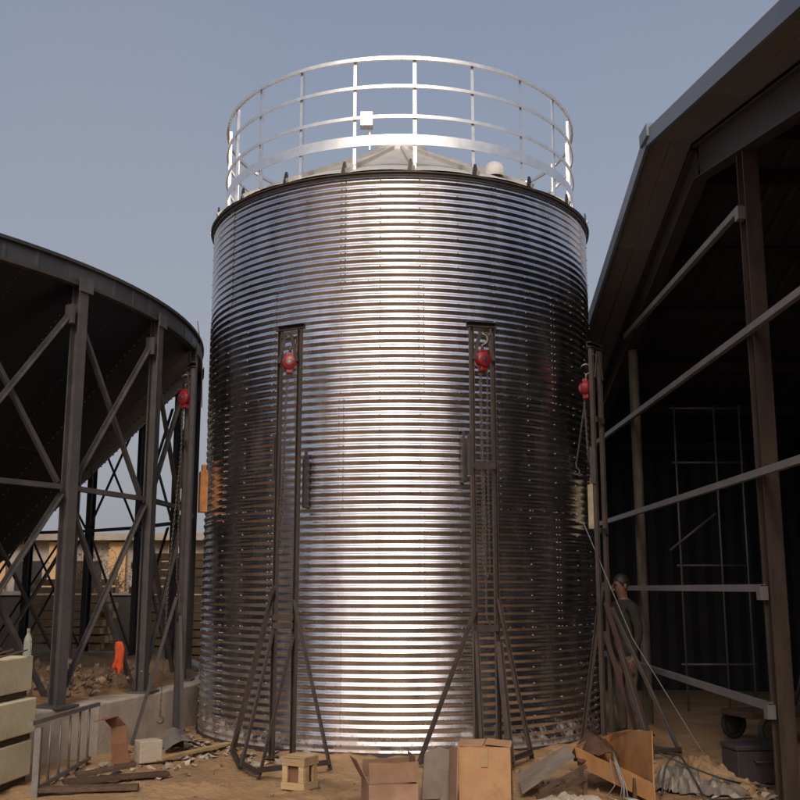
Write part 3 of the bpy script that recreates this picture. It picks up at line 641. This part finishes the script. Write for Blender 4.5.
# scaffold tower, barrow and dark chest inside the barn
sc = thing('scaffold_tower', 'thin steel scaffold frame standing in the dark barn', 'scaffold', (4.25, 14.2, 0))
for x in (-0.45, 0.1, 0.45):
    for y in (-0.25,): MB().tube([(x, y, 0), (x, y, 4.1)], 0.014, 8).build('upright', 'steel_pale', sc, True)
for z in (0.6, 1.9, 3.3, 4.06):
    for y in (-0.25,): MB().tube([(-0.5, y + 0.03, z), (0.5, y + 0.03, z)], 0.014, 8).build('ledger', 'steel_pale', sc, True)
MB().tube([(-0.6, -0.28, 2.1), (0.05, -0.28, 2.6)], 0.016, 8).build('diagonal', 'steel_pale', sc, True)
wb = thing('handcart', 'small handcart with two pale wheels in the dark barn', 'handcart', (3.95, 11.3, 0), (0, 0, R(20)))
def wheel(p):
    m = Matrix.Rotation(R(90), 3, 'X')
    wl = MB().lathe([(0.13 + 0.03 * math.cos(q * R(45)), 0.03 * math.sin(q * R(45))) for q in range(8)], 20, p, True, m).build('tyre', 'tyre', wb, True)
    MB().lathe([(0, 0.012), (0.03, 0.015), (0.1, 0.012), (0.11, 0.0), (0.1, -0.012), (0.03, -0.015), (0, -0.012)], 16, (0, 0, 0), False, m).build('rim', 'steel', wl, True).location = p
wheel((-0.25, -0.3, 0.16)); wheel((0.35, -0.3, 0.16)); wheel((-0.25, 0.3, 0.16)); wheel((0.35, 0.3, 0.16))
bevel(MB().box((0.05, 0, 0.3), (1.0, 0.52, 0.06)).build('deck', 'wood_dark', wb), 0.008)
MB().tube([(0.5, -0.2, 0.32), (0.7, -0.2, 0.9), (0.7, 0.2, 0.9), (0.5, 0.2, 0.32)], 0.016, 8).build('handle', 'steel', wb, True)
ch = thing('tool_chest', 'dark metal chest on the ground by the near barn post', 'chest', (3.0, 9.05, 0), (0, 0, R(8)))
bevel(MB().box((0, 0, 0.13), (0.44, 0.3, 0.26)).build('body', 'steel_dark', ch), 0.01)
bevel(MB().box((0, 0, 0.285), (0.46, 0.32, 0.045)).build('lid', 'steel_dark', ch), 0.012)
MB().tube([(-0.08, -0.155, 0.2), (-0.07, -0.19, 0.18), (0.07, -0.19, 0.18), (0.08, -0.155, 0.2)], 0.008, 6).build('handle', 'steel', ch, True)

# ------------------------------------------------------------------ background: low masonry building and yard wall
bb = thing('masonry_building', 'low tan and grey masonry building far behind the bin legs', 'building', (-9, 33, 0))
def mb(c, s, nm, mt, parent=None): return MB().box(c, s).build(nm, mt, parent or bb)
mb((0, 2.5, 1.55), (16, 5, 3.1), 'wall', 'render'); mb((0, 2.4, 3.2), (16.6, 5.8, 0.22), 'roof_slab', 'render')
for k in range(9):
    x = -7.6 + 1.9 * k
    mb((x, -0.09, 1.52), (0.55, 0.2, 3.04), 'pilaster', 'brick')
    if k < 8:
        wdw = mb((x + 0.95, -0.012, 1.9), (0.85, 0.03, 1.1), 'window', 'glass_dark')
        mb((x + 0.95, -0.05, 1.31), (0.95, 0.12, 0.07), 'sill', 'coping', wdw); mb((x + 0.95, -0.035, 1.9), (0.04, 0.03, 1.1), 'mullion', 'coping', wdw)
yw = thing('yard_wall', 'long dark yard wall with pale coping behind the bin', 'wall', (-9, 23.5, 0))
mb((0, 0, 0.72), (26, 0.24, 1.44), 'wall_body', 'yard_wall', yw)
for k in range(13): mb((-12 + 2 * k, 0, 1.485), (1.985, 0.32, 0.09), 'coping_slab', 'coping', yw)
def timber_stack(x, y, nr, nc, seed, label):
    q = random.Random(seed); S = thing('timber_stack', label, 'timber stack', (x, y, 0), (0, 0, R(q.uniform(-14, 14))), 'timber stacks in front of the yard wall')
    for r_ in range(nr):
        for c_ in range(nc):
            o = MB().box((q.uniform(-.12, .12), (c_ - nc / 2) * 0.22, 0.16 + r_ * 0.155), (1.5 + q.uniform(-.2, .2), 0.2, 0.12), (0, q.uniform(-.015, .015), q.uniform(-.03, .03))).build('plank', 'brick', S)
    for xx in (-0.5, 0.5): MB().box((xx, 0, 0.04), (0.12, nc * 0.22, 0.09)).build('bearer', 'wood_dark', S)
timber_stack(-4.1, 19.6, 14, 3, 3, 'tan timber stack seen between the bin legs nearest the silo')
timber_stack(-6.5, 20.8, 11, 3, 4, 'tan timber stack seen left of the middle bin leg')
def shrub(x, y, h, n, seed, label):
    q = random.Random(seed); S = thing('bare_shrub', label, 'shrub', (x, y, 0), group='leafless shrubs behind the bin')
    b = MB(); t = MB()
    for i in range(7):
        a = q.uniform(0, 6.28); top = Vector((math.cos(a) * h * .18, math.sin(a) * h * .18, h * q.uniform(.5, .75)))
        b.tube([(0.03 * math.cos(a), 0.03 * math.sin(a), -0.05), top * 0.5 + Vector((q.uniform(-.05, .05), 0, 0)), top], [0.03, 0.02, 0.01], 5)
        for k in range(n):
            s = top * q.uniform(.3, 1); d = Vector((q.uniform(-1, 1), q.uniform(-1, 1), q.uniform(.1, 1.1))) * h * .22
            e = s + d; t.tube([s, s + d * .5 + Vector((0, 0, .03)), e], [0.007, 0.005, 0.003], 3)
            for j in range(5):
                u = s.lerp(e, q.uniform(.3, 1)); w2 = u + Vector((q.uniform(-1, 1), q.uniform(-1, 1), q.uniform(-.3, 1))) * h * .1
                t.tube([u, w2], [0.004, 0.002], 3)
                c = w2; r = 0.02; t.add([c + Vector((q.uniform(-r, r), q.uniform(-r, r), q.uniform(-r, r))) * 2 for _ in range(3)], [(0, 1, 2)])
    b.build('stem', 'twig', S); t.build('crown', 'twig', S)
shrub(-7.4, 25.5, 3.0, 18, 5, 'leafless brown shrub behind the yard wall, nearest the cream boxes')
shrub(-6.1, 26.2, 2.7, 18, 6, 'leafless brown shrub behind the yard wall, seen between the bin legs')

# ------------------------------------------------------------------ cream boxes at the left edge
def pack(z, dx, label, rz):
    S = thing('cream_box', label, 'box', (-3.62 + dx, 8.72, z), (0, 0, rz), 'stack of cream boxes')
    bevel(MB().box((-0.25, 0, 0.195), (1.35, 0.75, 0.285)).build('body', 'cream', S), 0.012, 3)
    for x in (-0.8, -0.25, 0.34): MB().box((x, 0, 0.026), (0.1, 0.72, 0.05)).build('batten', 'wood_dark', S)
    MB().box((-0.25, -0.3762, 0.20), (0.02, 0.004, 0.284)).build('seam', 'cream', S)
pack(0.0, 0.03, 'cream box with stained front, lowest of the stack at the left edge', R(-7))
pack(0.345, 0.045, 'cream box with plain front, middle of the stack at the left edge', R(-8))
pack(0.69, 0.0, 'cream box, topmost of the stack, with a bottle standing on it', R(-6))
bo = thing('plastic_bottle', 'small clear plastic bottle standing on the topmost cream box', 'bottle', (-3.18, 8.95, 1.03))
MB().lathe([(0, 0), (0.03, 0), (0.034, 0.01), (0.034, 0.12), (0.03, 0.15), (0.014, 0.185), (0.012, 0.205), (0, 0.205)], 16).build('body', 'bottle', bo, True)
MB().lathe([(0, 0.23), (0.015, 0.23), (0.016, 0.2), (0, 0.2)], 12).build('cap', 'plastic_white', bo, 'auto')
bg_ = MB(); q = random.Random(3)
for i in range(9):
    for j in range(7):
        u, v = i / 8 * 2 - 1, j / 6 * 2 - 1; e = max(0, 1 - (abs(u) ** 3 + abs(v) ** 3) * .7)
        bg_.v.append((u * 0.32 + q.uniform(-.01, .01), v * 0.22, 0.14 * e + 0.02 * fbm(u * 3, v * 3) + 0.02))
for i in range(8):
    for j in range(6): k = i * 7 + j; bg_.f.append((k, k + 7, k + 8, k + 1))
sk = bg_.build('sack', 'olive', smooth=True, loc=(-3.68, 8.8, 1.025)); tag(sk, 'olive sack lying on the cream boxes behind the bottle', 'sack')
md = sk.modifiers.new('solid', 'SOLIDIFY'); md.thickness = 0.012
for i, (x, l_) in enumerate(((-3.5, 'thin dark stick leaning over the edge of the topmost cream box, left one'), (-3.38, 'thin dark stick leaning over the edge of the topmost cream box, right one'))):
    tag(MB().tube([(x, 8.31, 0.92), (x + 0.10, 8.36, 1.03), (x + 0.32, 8.62, 1.10)], 0.008, 6).build('stick', 'wood_dark'), l_, 'stick', 'sticks on the cream boxes')

# guard frame leaning on the platform
gf = thing('guard_frame', 'grey steel guard frame with thin bars leaning by the platform wall', 'guard frame')
ga, gb_ = Vector((-2.87, 8.42, 0.55)), Vector((-2.90, 10.05, 0.51))
def gp(f, z): p = ga.lerp(gb_, f); return Vector((p.x, p.y, z))
MB().ext(rect(0.035, 0.035), ga + Vector((-0.04, -0.05, 0.0)), gb_ + Vector((0.02, 0.06, 0)), (0, 0, 1)).build('top_rail', 'steel_pale', gf)
MB().ext(rect(0.05, 0.05), gp(0.02, -0.02), gp(0.02, 0.51), (0, 1, 0)).build('post', 'steel_pale', gf)
for f in (0.2, 0.37, 0.54, 0.72, 0.9): MB().tube([gp(f, -0.01), gp(f, 0.5)], 0.011, 8).build('bar', 'steel_pale', gf, True)
MB().ext(rect(0.03, 0.03), gp(0.03, 0.04), gp(0.95, 0.04), (0, 0, 1)).build('bottom_rail', 'steel_pale', gf)

# planks, torn card, block, sheet metal by the platform
def plank(p0, p1, wd, th, label, mt='wood_dark', cat='plank', name='plank', grp='planks on the ground by the platform'):
    tag(bevel(MB().ext(rect(wd, th), p0, p1, (0, 0, 1)).build(name, mt), 0.004), label, cat, grp)
plank((-2.9, 8.5, 0.03), (-2.1, 8.62, 0.03), 0.13, 0.035, 'dark plank lying on the ground beside the cream boxes')
plank((-2.75, 8.75, 0.045), (-1.98, 9.15, 0.045), 0.12, 0.03, 'dark plank lying below the guard frame, pointing at the torn card')
plank((-2.7, 8.95, 0.06), (-2.3, 9.25, 0.10), 0.1, 0.03, 'short weathered plank propped under the guard frame bars')
plank((-2.25, 9.95, 0.03), (-1.75, 10.9, 0.035), 0.08, 0.03, 'pale thin plank lying along the foot of the platform wall', 'wood')
def sheet(name, pts, th, mt, label, cat, grp=None):
    m = MB(); n = len(pts); P = [Vector(p) for p in pts]; nn = (P[1] - P[0]).cross(P[-1] - P[0]).normalized() * th
    m.add(P + [p + nn for p in P], [tuple(range(n))[::-1], tuple(range(n, 2 * n))] + [(i, (i + 1) % n, n + (i + 1) % n, n + i) for i in range(n)])
    return tag(m.build(name, mt), label, cat, grp)
tc_ = thing('torn_card', 'bent strip of brown torn cardboard standing by the platform wall', 'cardboard', (-2.62, 9.85, 0))
sv = MB()
for k, (x, y, z) in enumerate(((0.05, 0, 0.0), (0.04, -0.03, 0.18), (0.03, -0.02, 0.33), (-0.03, -0.08, 0.42), (-0.1, -0.16, 0.40))):
    sv.v += [(x - 0.08, y, z), (x + 0.09 - 0.01 * k, y - 0.05, z + 0.03)]
sv.f = [(2 * k, 2 * k + 1, 2 * k + 3, 2 * k + 2) for k in range(4)]
so = sv.build('card_strip', 'card_brown', tc_); so.modifiers.new('s', 'SOLIDIFY').thickness = 0.006
bevel(tag(MB().box((0, 0, 0.1), (0.22, 0.16, 0.2)).build('concrete_block', 'concrete', loc=(-2.36, 10.0, 0), rot=(0, 0, R(35))), 'dusty square concrete block beside the torn cardboard strip', 'block'), 0.01)
ms = MB()
for k in range(6):
    a = k / 5; ms.v += [(-0.2 + 0.4 * a, -0.15, 0.02 + 0.09 * math.sin(a * 3.1)), (-0.16 + 0.36 * a, 0.17, 0.06 + 0.14 * math.sin(a * 3.1 + .4))]
ms.f = [(2 * k, 2 * k + 2, 2 * k + 3, 2 * k + 1) for k in range(5)]
mo = ms.build('sheet_scrap', 'steel_pale', loc=(-2.22, 10.75, 0), rot=(0, 0, R(30))); mo.modifiers.new('s', 'SOLIDIFY').thickness = 0.004
tag(mo, 'bent grey sheet scrap on the ground at the platform corner', 'scrap')
# orange cloth hanging on a brace below the bin
_c = bp(LR - 0.09, DL - 0.012, 0.12).lerp(bp(LR - 0.09, 0.012, Z1 - 0.06), 0.22); CLP = BC + Matrix.Rotation(L0, 3, 'Z') @ _c + Vector((0.02, -0.035, 0.02))
oc = MB()
for j in range(9):
    for i in range(9):
        u, v = i / 8, j / 8; wd = 0.04 + 0.045 * v + 0.01 * math.sin(v * 7)
        oc.v.append(((u - .5) * 2 * wd + 0.02 * math.sin(v * 4), 0.025 * math.sin(u * 14 + v) * (0.4 + v), -0.36 * v + (0.05 * math.sin(u * 7) + 0.02 * math.sin(u * 17)) * v))
for j in range(8):
    for i in range(8): k = j * 9 + i; oc.f.append((k, k + 1, k + 10, k + 9))
oo = oc.build('orange_cloth', 'cloth_orange', smooth=True, loc=CLP); oo.modifiers.new('s', 'SOLIDIFY').thickness = 0.006; oo.scale = (0.8, 0.8, 0.85)
tag(oo, 'bright orange cloth hanging between the bin legs', 'cloth')

# ------------------------------------------------------------------ boxes in front
def carton(name, label, loc, rz, sx, sy, sz, mt, flaps=(), tape=True, lean=(0, 0)):
    S = thing(name, label, 'box', loc, (lean[0], lean[1], rz)); t = 0.006
    m = MB(); m.box((0, -sy / 2 + t / 2, sz / 2), (sx, t, sz)).box((0, sy / 2 - t / 2, sz / 2), (sx, t, sz))
    m.box((-sx / 2 + t / 2, 0, sz / 2), (t, sy - 2 * t, sz)).box((sx / 2 - t / 2, 0, sz / 2), (t, sy - 2 * t, sz)).box((0, 0, t / 2 + 0.001), (sx - 2 * t, sy - 2 * t, t))
    crush(m.build('body', mt, S), 0.006, 6, 6, sx * 31)
    for side, ang in flaps:
        ln = (sy if side in 'fb' else sx) * 0.48; a = R(ang)
        if side in 'fb':
            s = -1 if side == 'f' else 1; c = Vector((0, s * (sy / 2) - s * math.cos(a) * ln / 2, sz + math.sin(a) * ln / 2 + 0.004)); MB().box(c, (sx - 0.004, ln, 0.005), (-a * s, 0, 0)).build('flap', mt, S); crush(S.children[-1], 0.008, 4, 5, ang)
        else:
            s = -1 if side == 'l' else 1; c = Vector((s * (sx / 2) - s * math.cos(a) * ln / 2, 0, sz + math.sin(a) * ln / 2 + 0.010)); MB().box(c, (ln, sy - 0.004, 0.005), (0, a * s, 0)).build('flap', mt, S); crush(S.children[-1], 0.008, 4, 5, ang)
    if tape: MB().box((0, -sy / 2 - 0.0015, sz - 0.07), (0.05, 0.012, 0.13)).build('tape', 'tape', S); 
    return S
carton('cardboard_box', 'tall upright cardboard box in front of the jack right of centre', (0.635, 7.93, 0), R(-8), 0.38, 0.30, 0.455, 'card', (('l', 2), ('r', 4), ('f', 0), ('b', 0)), True)
sheet('cardboard_sheet', [(0.41, 7.74, 0.0), (0.425, 7.76, 0.46), (0.375, 7.95, 0.43), (0.36, 7.93, 0.0)], 0.008, 'card_red', 'narrow reddish cardboard sheet against the left side of the tall box', 'cardboard')
carton('cardboard_box', 'reddish worn cardboard box with open top at the bottom centre', (-0.08, 7.95, 0), R(12), 0.37, 0.30, 0.20, 'card_red', (('l', 118), ('r', 84), ('b', 70), ('f', 96)), False)
sheet('grey_board', [(0.16, 8.25, 0.0), (0.40, 8.32, 0.0), (0.385, 8.42, 0.34), (0.3, 8.4, 0.37), (0.19, 8.36, 0.33)], 0.02, 'grey_board', 'grey broken board standing between the two front cardboard boxes', 'board')
sheet('grey_board', [(0.30, 8.12, 0.0), (0.43, 8.10, 0.0), (0.42, 8.15, 0.22), (0.36, 8.15, 0.24)], 0.025, 'grey_board', 'small dark grey shard in front of the broken grey board', 'board')
# wooden crate
cr = thing('wooden_crate', 'small wooden slatted crate at the foot of the jack left of centre', 'crate', (-0.815, 8.72, 0.0), (0, 0, R(-28)))
cw, cd_, chh = 0.20, 0.19, 0.245
for sx in (-1, 1):
    for sy in (-1, 1): MB().box((sx * (cw / 2 - 0.015), sy * (cd_ / 2 - 0.015), chh / 2), (0.03, 0.03, chh)).build('corner_post', 'wood', cr)
for z, hgt in ((0.03, 0.055), (chh - 0.03, 0.055)):
    for s in (-1, 1):
        MB().box((0, s * (cd_ / 2 + 0.005), z), (cw + 0.02, 0.012, hgt)).build('slat', 'wood', cr); MB().box((s * (cw / 2 + 0.005), 0, z), (0.012, cd_ - 0.004, hgt)).build('slat', 'wood', cr)
for x in (-0.078, 0.078): MB().box((x, -cd_ / 2 - 0.004, chh / 2), (0.05, 0.010, chh - 0.12)).build('slat', 'wood', cr)
for y in (-0.06, 0.06): MB().box((cw / 2 + 0.003, y, chh / 2), (0.010, 0.06, chh - 0.12)).build('slat', 'wood', cr)
for y in (-0.069, 0.0, 0.069): MB().box((0, y, chh + 0.007), (cw + 0.024, 0.061, 0.012)).build('lid_board', 'wood', cr)
MB().box((0, 0, 0.11), (cw - 0.065, cd_ - 0.065, 0.2)).build('liner', 'card_brown', cr)

# right heap: collapsed orange carton, board, bag, cloth, plastic, cables
oc_ = thing('open_carton', 'collapsed open orange cardboard carton with one tall side at the lower right', 'box', (1.7, 8.5, 0))
def quad(pts, nm, mt, th=0.007, parent=None):
    m = MB(); P = [Vector(p) - Vector((1.7, 8.5, 0)) for p in pts]; k = len(P); nn = (P[1] - P[0]).cross(P[-1] - P[0]).normalized() * th
    m.add(P + [p + nn for p in P], [tuple(range(k))[::-1], tuple(range(k, 2 * k))] + [(i, (i + 1) % k, k + (i + 1) % k, k + i) for i in range(k)]); return crush(m.build(nm, mt, oc_), 0.012, 6, 5)
K0, K1 = (1.91, 8.1, 0.01), (1.915, 8.12, 0.53); L0_, L1_ = (1.45, 8.78, 0.16), (1.44, 8.8, 0.31); M0, M1 = (1.83, 9.32, 0.10), (1.83, 9.3, 0.34)
quad([K0, L0_, L1_, (1.905, 8.1, 0.155)], 'front_panel', 'card_orange')
quad([(1.915, 8.105, 0.01), M0, M1, (1.87, 8.7, 0.46), K1], 'side_panel', 'card_orange')
quad([L0_, M0, (1.83, 9.3, 0.33), (1.6, 9.0, 0.36), L1_], 'back_panel', 'card_orange')
quad([(1.90, 8.12, 0.05), (1.82, 9.28, 0.14), (1.46, 8.79, 0.19)], 'bottom_panel', 'card_orange')
quad([(1.922, 8.11, 0.535), (1.877, 8.7, 0.465), (1.838, 9.3, 0.345), (1.87, 9.28, 0.31), (1.95, 8.12, 0.50)], 'flap', 'card_brown')
cb2 = MB(); q = random.Random(8)
for i in range(11):
    for j in range(9):
        u, v = i / 10, j / 8; x = 1.45 + 0.34 * u; y = 8.7 + 0.45 * v
        cb2.v.append((x + 0.02 * fbm(u * 4, v * 4, 1), y, 0.22 + 0.17 * math.sin(u * 2.9) * math.sin(0.3 + v * 2.6) + 0.07 * fbm(u * 3.2, v * 3.2, 7)))
for i in range(10):
    for j in range(8): k = i * 9 + j; cb2.f.append((k, k + 9, k + 10, k + 1))
co = cb2.build('cloth_bundle', 'cloth_brown', smooth=True); co.modifiers.new('s', 'SOLIDIFY').thickness = 0.012
tag(co, 'crumpled dark brown cloth lying in the orange carton', 'cloth')
sheet('slanted_board', [(0.95, 8.32, 0.03), (1.42, 8.66, 0.25), (1.40, 8.98, 0.28), (1.0, 9.0, 0.05)], 0.018, 'grey_board', 'grey dusty board leaning on the orange carton', 'board')
fr = thing('wood_frame', 'dark wooden frame under the leaning grey board', 'frame', (1.35, 8.35, 0))
for a_, c_ in (((-0.3, -0.1, 0.02), (0.1, 0.02, 0.14)), ((-0.26, 0.1, 0.02), (0.14, 0.2, 0.2)), ((-0.1, -0.04, 0.09), (-0.06, 0.15, 0.1)), ((0.06, 0.0, 0.13), (0.1, 0.2, 0.17)), ((0.1, 0.05, 0.0), (0.1, 0.05, 0.17)), ((0.45, -0.1, 0.0), (0.46, -0.1, 0.16))):
    MB().ext(rect(0.03, 0.03), a_, c_, (0, 0, 1)).build('rail', 'wood_dark', fr)
def crumple(name, c, sx, sy, h, seed, mt, label, cat, n=16, grp=None):
    m = MB()
    for i in range(n + 1):
        for j in range(n + 1):
            u, v = i / n * 2 - 1, j / n * 2 - 1; rr2 = math.sqrt(u * u + v * v); e = max(0, 1 - rr2 ** 2)
            k = abs(fbm(u * 2.2 + seed, v * 2.2, seed)) ; wob = 1 + 0.25 * fbm(u * 2 + seed, v * 2 + 3, seed)
            m.v.append((u * sx * wob, v * sy * wob, 0.005 + h * e * (0.35 + 1.2 * k) + 0.3 * h * abs(fbm(u * 6, v * 6, seed)) * (e > 0)))
    for i in range(n):
        for j in range(n):
            u, v = (i + .5) / n * 2 - 1, (j + .5) / n * 2 - 1
            if u * u + v * v < 1.05: k = i * (n + 1) + j; m.f.append((k, k + n + 1, k + n + 2, k + 1))
    o = m.build(name, mt, loc=c); o.modifiers.new('s', 'SOLIDIFY').thickness = 0.006
    return tag(o, label, cat, grp)
crumple('plastic_bag', (2.28, 8.75, 0.0), 0.20, 0.28, 0.22, 3.1, 'plastic_white', 'crumpled white plastic bag right behind the orange carton', 'bag')
crumple('plastic_sheet', (2.55, 8.62, 0.0), 0.24, 0.22, 0.08, 5.7, 'plastic_white', 'flat crumpled pale plastic sheet on the ground between carton and barn', 'plastic sheet')
crumple('paper_sack', (1.25, 8.02, 0.0), 0.26, 0.14, 0.10, 7.3, 'scrap', 'pale crumpled paper sack under the leaning grey board', 'sack')
crumple('dirt_mound', (2.6, 9.2, -0.02), 0.55, 0.7, 0.16, 9.9, 'soil', 'low mound of brown earth at the barn opening', 'earth mound', 26)
for pts, label in (([(2.02, 8.3, 0.02), (2.08, 8.35, 0.24), (2.2, 8.4, 0.30), (2.3, 8.35, 0.12), (2.36, 8.2, 0.02), (2.7, 8.25, 0.015)], 'black cable looping over the white bag beside the carton'),
                   ([(2.1, 8.7, 0.28), (2.35, 8.6, 0.18), (2.6, 8.5, 0.1), (2.9, 8.75, 0.02), (3.2, 8.6, 0.02)], 'black cable trailing from the white bag towards the barn')):
    P = [Vector(p) for p in pts]; out = []
    for i in range(len(P) - 1):
        a, b_, c, d = P[max(i - 1, 0)], P[i], P[i + 1], P[min(i + 2, len(P) - 1)]
        for k in range(8):
            t = k / 8; out.append(0.5 * ((2 * b_) + (c - a) * t + (2 * a - 5 * b_ + 4 * c - d) * t * t + (3 * b_ - a - 3 * c + d) * t ** 3))
    out.append(P[-1]); tag(MB().tube(out, 0.008, 6).build('cable', 'cable', smooth=True), label, 'cable', 'black cables by the carton')
wl_ = MB(); q = random.Random(5)
for k in range(7):
    o = q.uniform(-.03, .03); pts = [(1.68 + o * .6, 8.42, 0.34 - abs(o)), (1.67 + o, 8.35, 0.26), (1.70 + o * 1.6, 8.27, 0.10), (1.66 + o * 3, 8.2, 0.03), (1.74 + o * 3, 8.12, 0.02)]
    wl_.tube(pts, 0.004, 5)
tag(wl_.build('wire_bundle', 'wire', smooth=True), 'loose bundle of thin grey wires hanging over the front of the carton', 'wires')
# straps at the right jack
for k, (a_, c_, l_) in enumerate((((2.17, 10.98, 1.45), (2.55, 10.75, 0.02), 'dark red strap slanting down from the right jack, upper one'), ((2.15, 11.0, 1.15), (2.42, 10.7, 0.05), 'dark red strap slanting down from the right jack, lower one'))):
    tag(MB().ext(rect(0.05, 0.006), a_, c_, (0, 1, 0)).build('strap', 'strap'), l_, 'strap', 'straps at the right jack')
tag(MB().tube([(b3.x - 0.2, b3.y + 0.05, 2.3), (b3.x + 0.2, b3.y - 0.3, 1.1), (b3.x + 0.75, b3.y - 0.75, 0.02)], 0.005, 5).build('guy_wire', 'wire'), 'thin guy wire slanting down from the right jack to the ground', 'wire')

# ------------------------------------------------------------------ worker behind the right jack
def skin_mesh(joints, edges, sub=2):
    me = bpy.data.meshes.new('body'); me.from_pydata([j[0] for j in joints], edges, []); o = bpy.data.objects.new('tmp', me); COL.objects.link(o)
    o.modifiers.new('skin', 'SKIN'); sl = me.skin_vertices[0].data
    for i, j in enumerate(joints):
        r = j[1]; sl[i].radius = r if isinstance(r, tuple) else (r, r); sl[i].use_root = (i == 0)
    s = o.modifiers.new('sub', 'SUBSURF'); s.levels = s.render_levels = sub
    dg = bpy.context.evaluated_depsgraph_get(); dg.update(); r = bpy.data.meshes.new_from_object(o.evaluated_get(dg)); bpy.data.objects.remove(o)
    for p in r.polygons: p.use_smooth = True
    return r
def person(loc, rz):
    P = thing('person', 'person in a dark jacket and brown trousers standing behind the right jack', 'person', loc, (0, 0, rz))
    J = [((0, 0, 0.93), (0.155, 0.11)), ((0, 0, 1.08), (0.15, 0.105)), ((0, -0.01, 1.26), (0.165, 0.115)), ((0, 0.0, 1.40), (0.13, 0.095)), ((0, 0.0, 1.475), 0.055), ((0, -0.025, 1.54), 0.06),
         ((0, -0.03, 1.62), (0.077, 0.098)), ((0, -0.025, 1.69), (0.07, 0.09)), ((0, -0.02, 1.73), 0.045),
         ((-0.095, 0, 0.84), 0.092), ((-0.105, -0.03, 0.50), 0.066), ((-0.11, 0.01, 0.12), 0.045), ((-0.115, 0.0, 0.05), 0.046), ((-0.12, -0.15, 0.035), 0.036),
         ((0.095, 0, 0.84), 0.092), ((0.105, -0.01, 0.50), 0.066), ((0.11, 0.05, 0.12), 0.045), ((0.115, 0.05, 0.05), 0.046), ((0.13, -0.1, 0.035), 0.036),
         ((-0.19, 0, 1.385), 0.066), ((-0.245, 0.02, 1.12), 0.05), ((-0.22, -0.17, 0.97), 0.037), ((-0.20, -0.25, 0.955), (0.04, 0.018)), ((-0.19, -0.30, 0.95), (0.042, 0.015)),
         ((0.19, 0, 1.385), 0.066), ((0.245, 0.03, 1.12), 0.05), ((0.25, -0.05, 0.90), 0.036), ((0.25, -0.07, 0.83), (0.02, 0.038)), ((0.25, -0.08, 0.78), (0.016, 0.04))]
    E = [(0, 1), (1, 2), (2, 3), (3, 4), (4, 5), (5, 6), (6, 7), (7, 8), (0, 9), (9, 10), (10, 11), (11, 12), (12, 13), (0, 14), (14, 15), (15, 16), (16, 17), (17, 18),
         (3, 19), (19, 20), (20, 21), (21, 22), (22, 23), (3, 24), (24, 25), (25, 26), (26, 27), (27, 28)]
    def fing(hand, pts):
        k = hand
        for p, r in pts: J.append((p, r)); E.append((k, len(J) - 1)); k = len(J) - 1
    for i in range(4):
        d = (i - 1.5) * 0.02; l = (0.062, 0.075, 0.07, 0.055)[i]
        fing(23, [((-0.19 + d, -0.33, 0.948), 0.009), ((-0.19 + d, -0.33 - l * .5, 0.935), 0.0085), ((-0.188 + d, -0.33 - l * .8, 0.905), 0.007)])
        fing(28, [((0.25, -0.08 + d, 0.75), 0.009), ((0.245, -0.083 + d, 0.75 - l * .55), 0.0085), ((0.228, -0.085 + d, 0.75 - l), 0.007)])
    fing(22, [((-0.155, -0.275, 0.95), 0.011), ((-0.145, -0.315, 0.94), 0.009)]); fing(27, [((0.245, -0.115, 0.81), 0.011), ((0.24, -0.13, 0.77), 0.009)])
    me = skin_mesh(J, E)
    for k in ('jacket', 'trousers', 'skin', 'shoe'): me.materials.append(M[k])
    for p in me.polygons:
        c = p.center; ax = abs(c.x)
        if c.z > 1.475: i = 2
        elif c.z < 0.09: i = 3
        elif (c.y < -0.2 and c.z > 0.8) or (ax > 0.2 and c.z < 0.88 and c.z > 0.6): i = 2
        elif c.z < 0.9 and ax < 0.22: i = 1
        else: i = 0
        p.material_index = i
    for v in me.vertices:
        if 0.1 < v.co.z < 1.46 and v.co.y > -0.2: v.co += noise.noise_vector(v.co * Vector((11, 11, 17)).length * 0.55) * 0.011
    body = ob('body', me, P)
    h = MB(); hp = []
    for k in range(7): a = R(90 - 17 * k); hp.append((0.086 * math.cos(a), 0.115 * math.sin(a)))
    h.lathe(hp[::1], 20)
    h.v = [(x * 0.98, y * 1.17 - 0.008 + (0.03 if z < 0.01 and y < 0 else 0), z + (0.035 if y < -0.06 and z < 0.03 else 0)) for x, y, z in h.v]
    h.build('hair', 'hair', P, True, (0, -0.015, 1.645))
    f = MB(); f.add([(0, -0.150, 1.605), (-0.014, -0.128, 1.603), (0.014, -0.128, 1.603), (0, -0.126, 1.65), (0, -0.12, 1.595)], [(0, 1, 3), (0, 3, 2), (0, 2, 4), (0, 4, 1)]); f.build('nose', 'skin', P, True)
    for s in (-1, 1):
        MB().lathe([(0, 0.011), (0.009, 0.006), (0.011, 0), (0.009, -0.006), (0, -0.011)], 10, (s * 0.03, -0.118, 1.64)).build('eye', 'hair', P, True)
        e = MB().lathe([(0, 0.032), (0.014, 0.022), (0.018, 0), (0.012, -0.02), (0, -0.03)], 10, (s * 0.082, -0.02, 1.62)); e.v = [((x - s * 0.082) * 0.5 + s * 0.082, y, z) for x, y, z in e.v]; e.build('ear', 'skin', P, True)
    MB().box((0, -0.117, 1.575), (0.045, 0.008, 0.008)).build('mouth', 'card_red', P)
    hm = MB().lathe([(0.165, 0.86), (0.172, 0.87), (0.168, 0.95), (0.160, 1.04)], 24); hm.v = [(x, y * 0.74, z) for x, y, z in hm.v]; ho = hm.build('jacket_hem', 'jacket', P, True); ho.modifiers.new('s', 'SOLIDIFY').thickness = 0.008
    return P
person((2.50, 11.62, 0.0), R(-70))
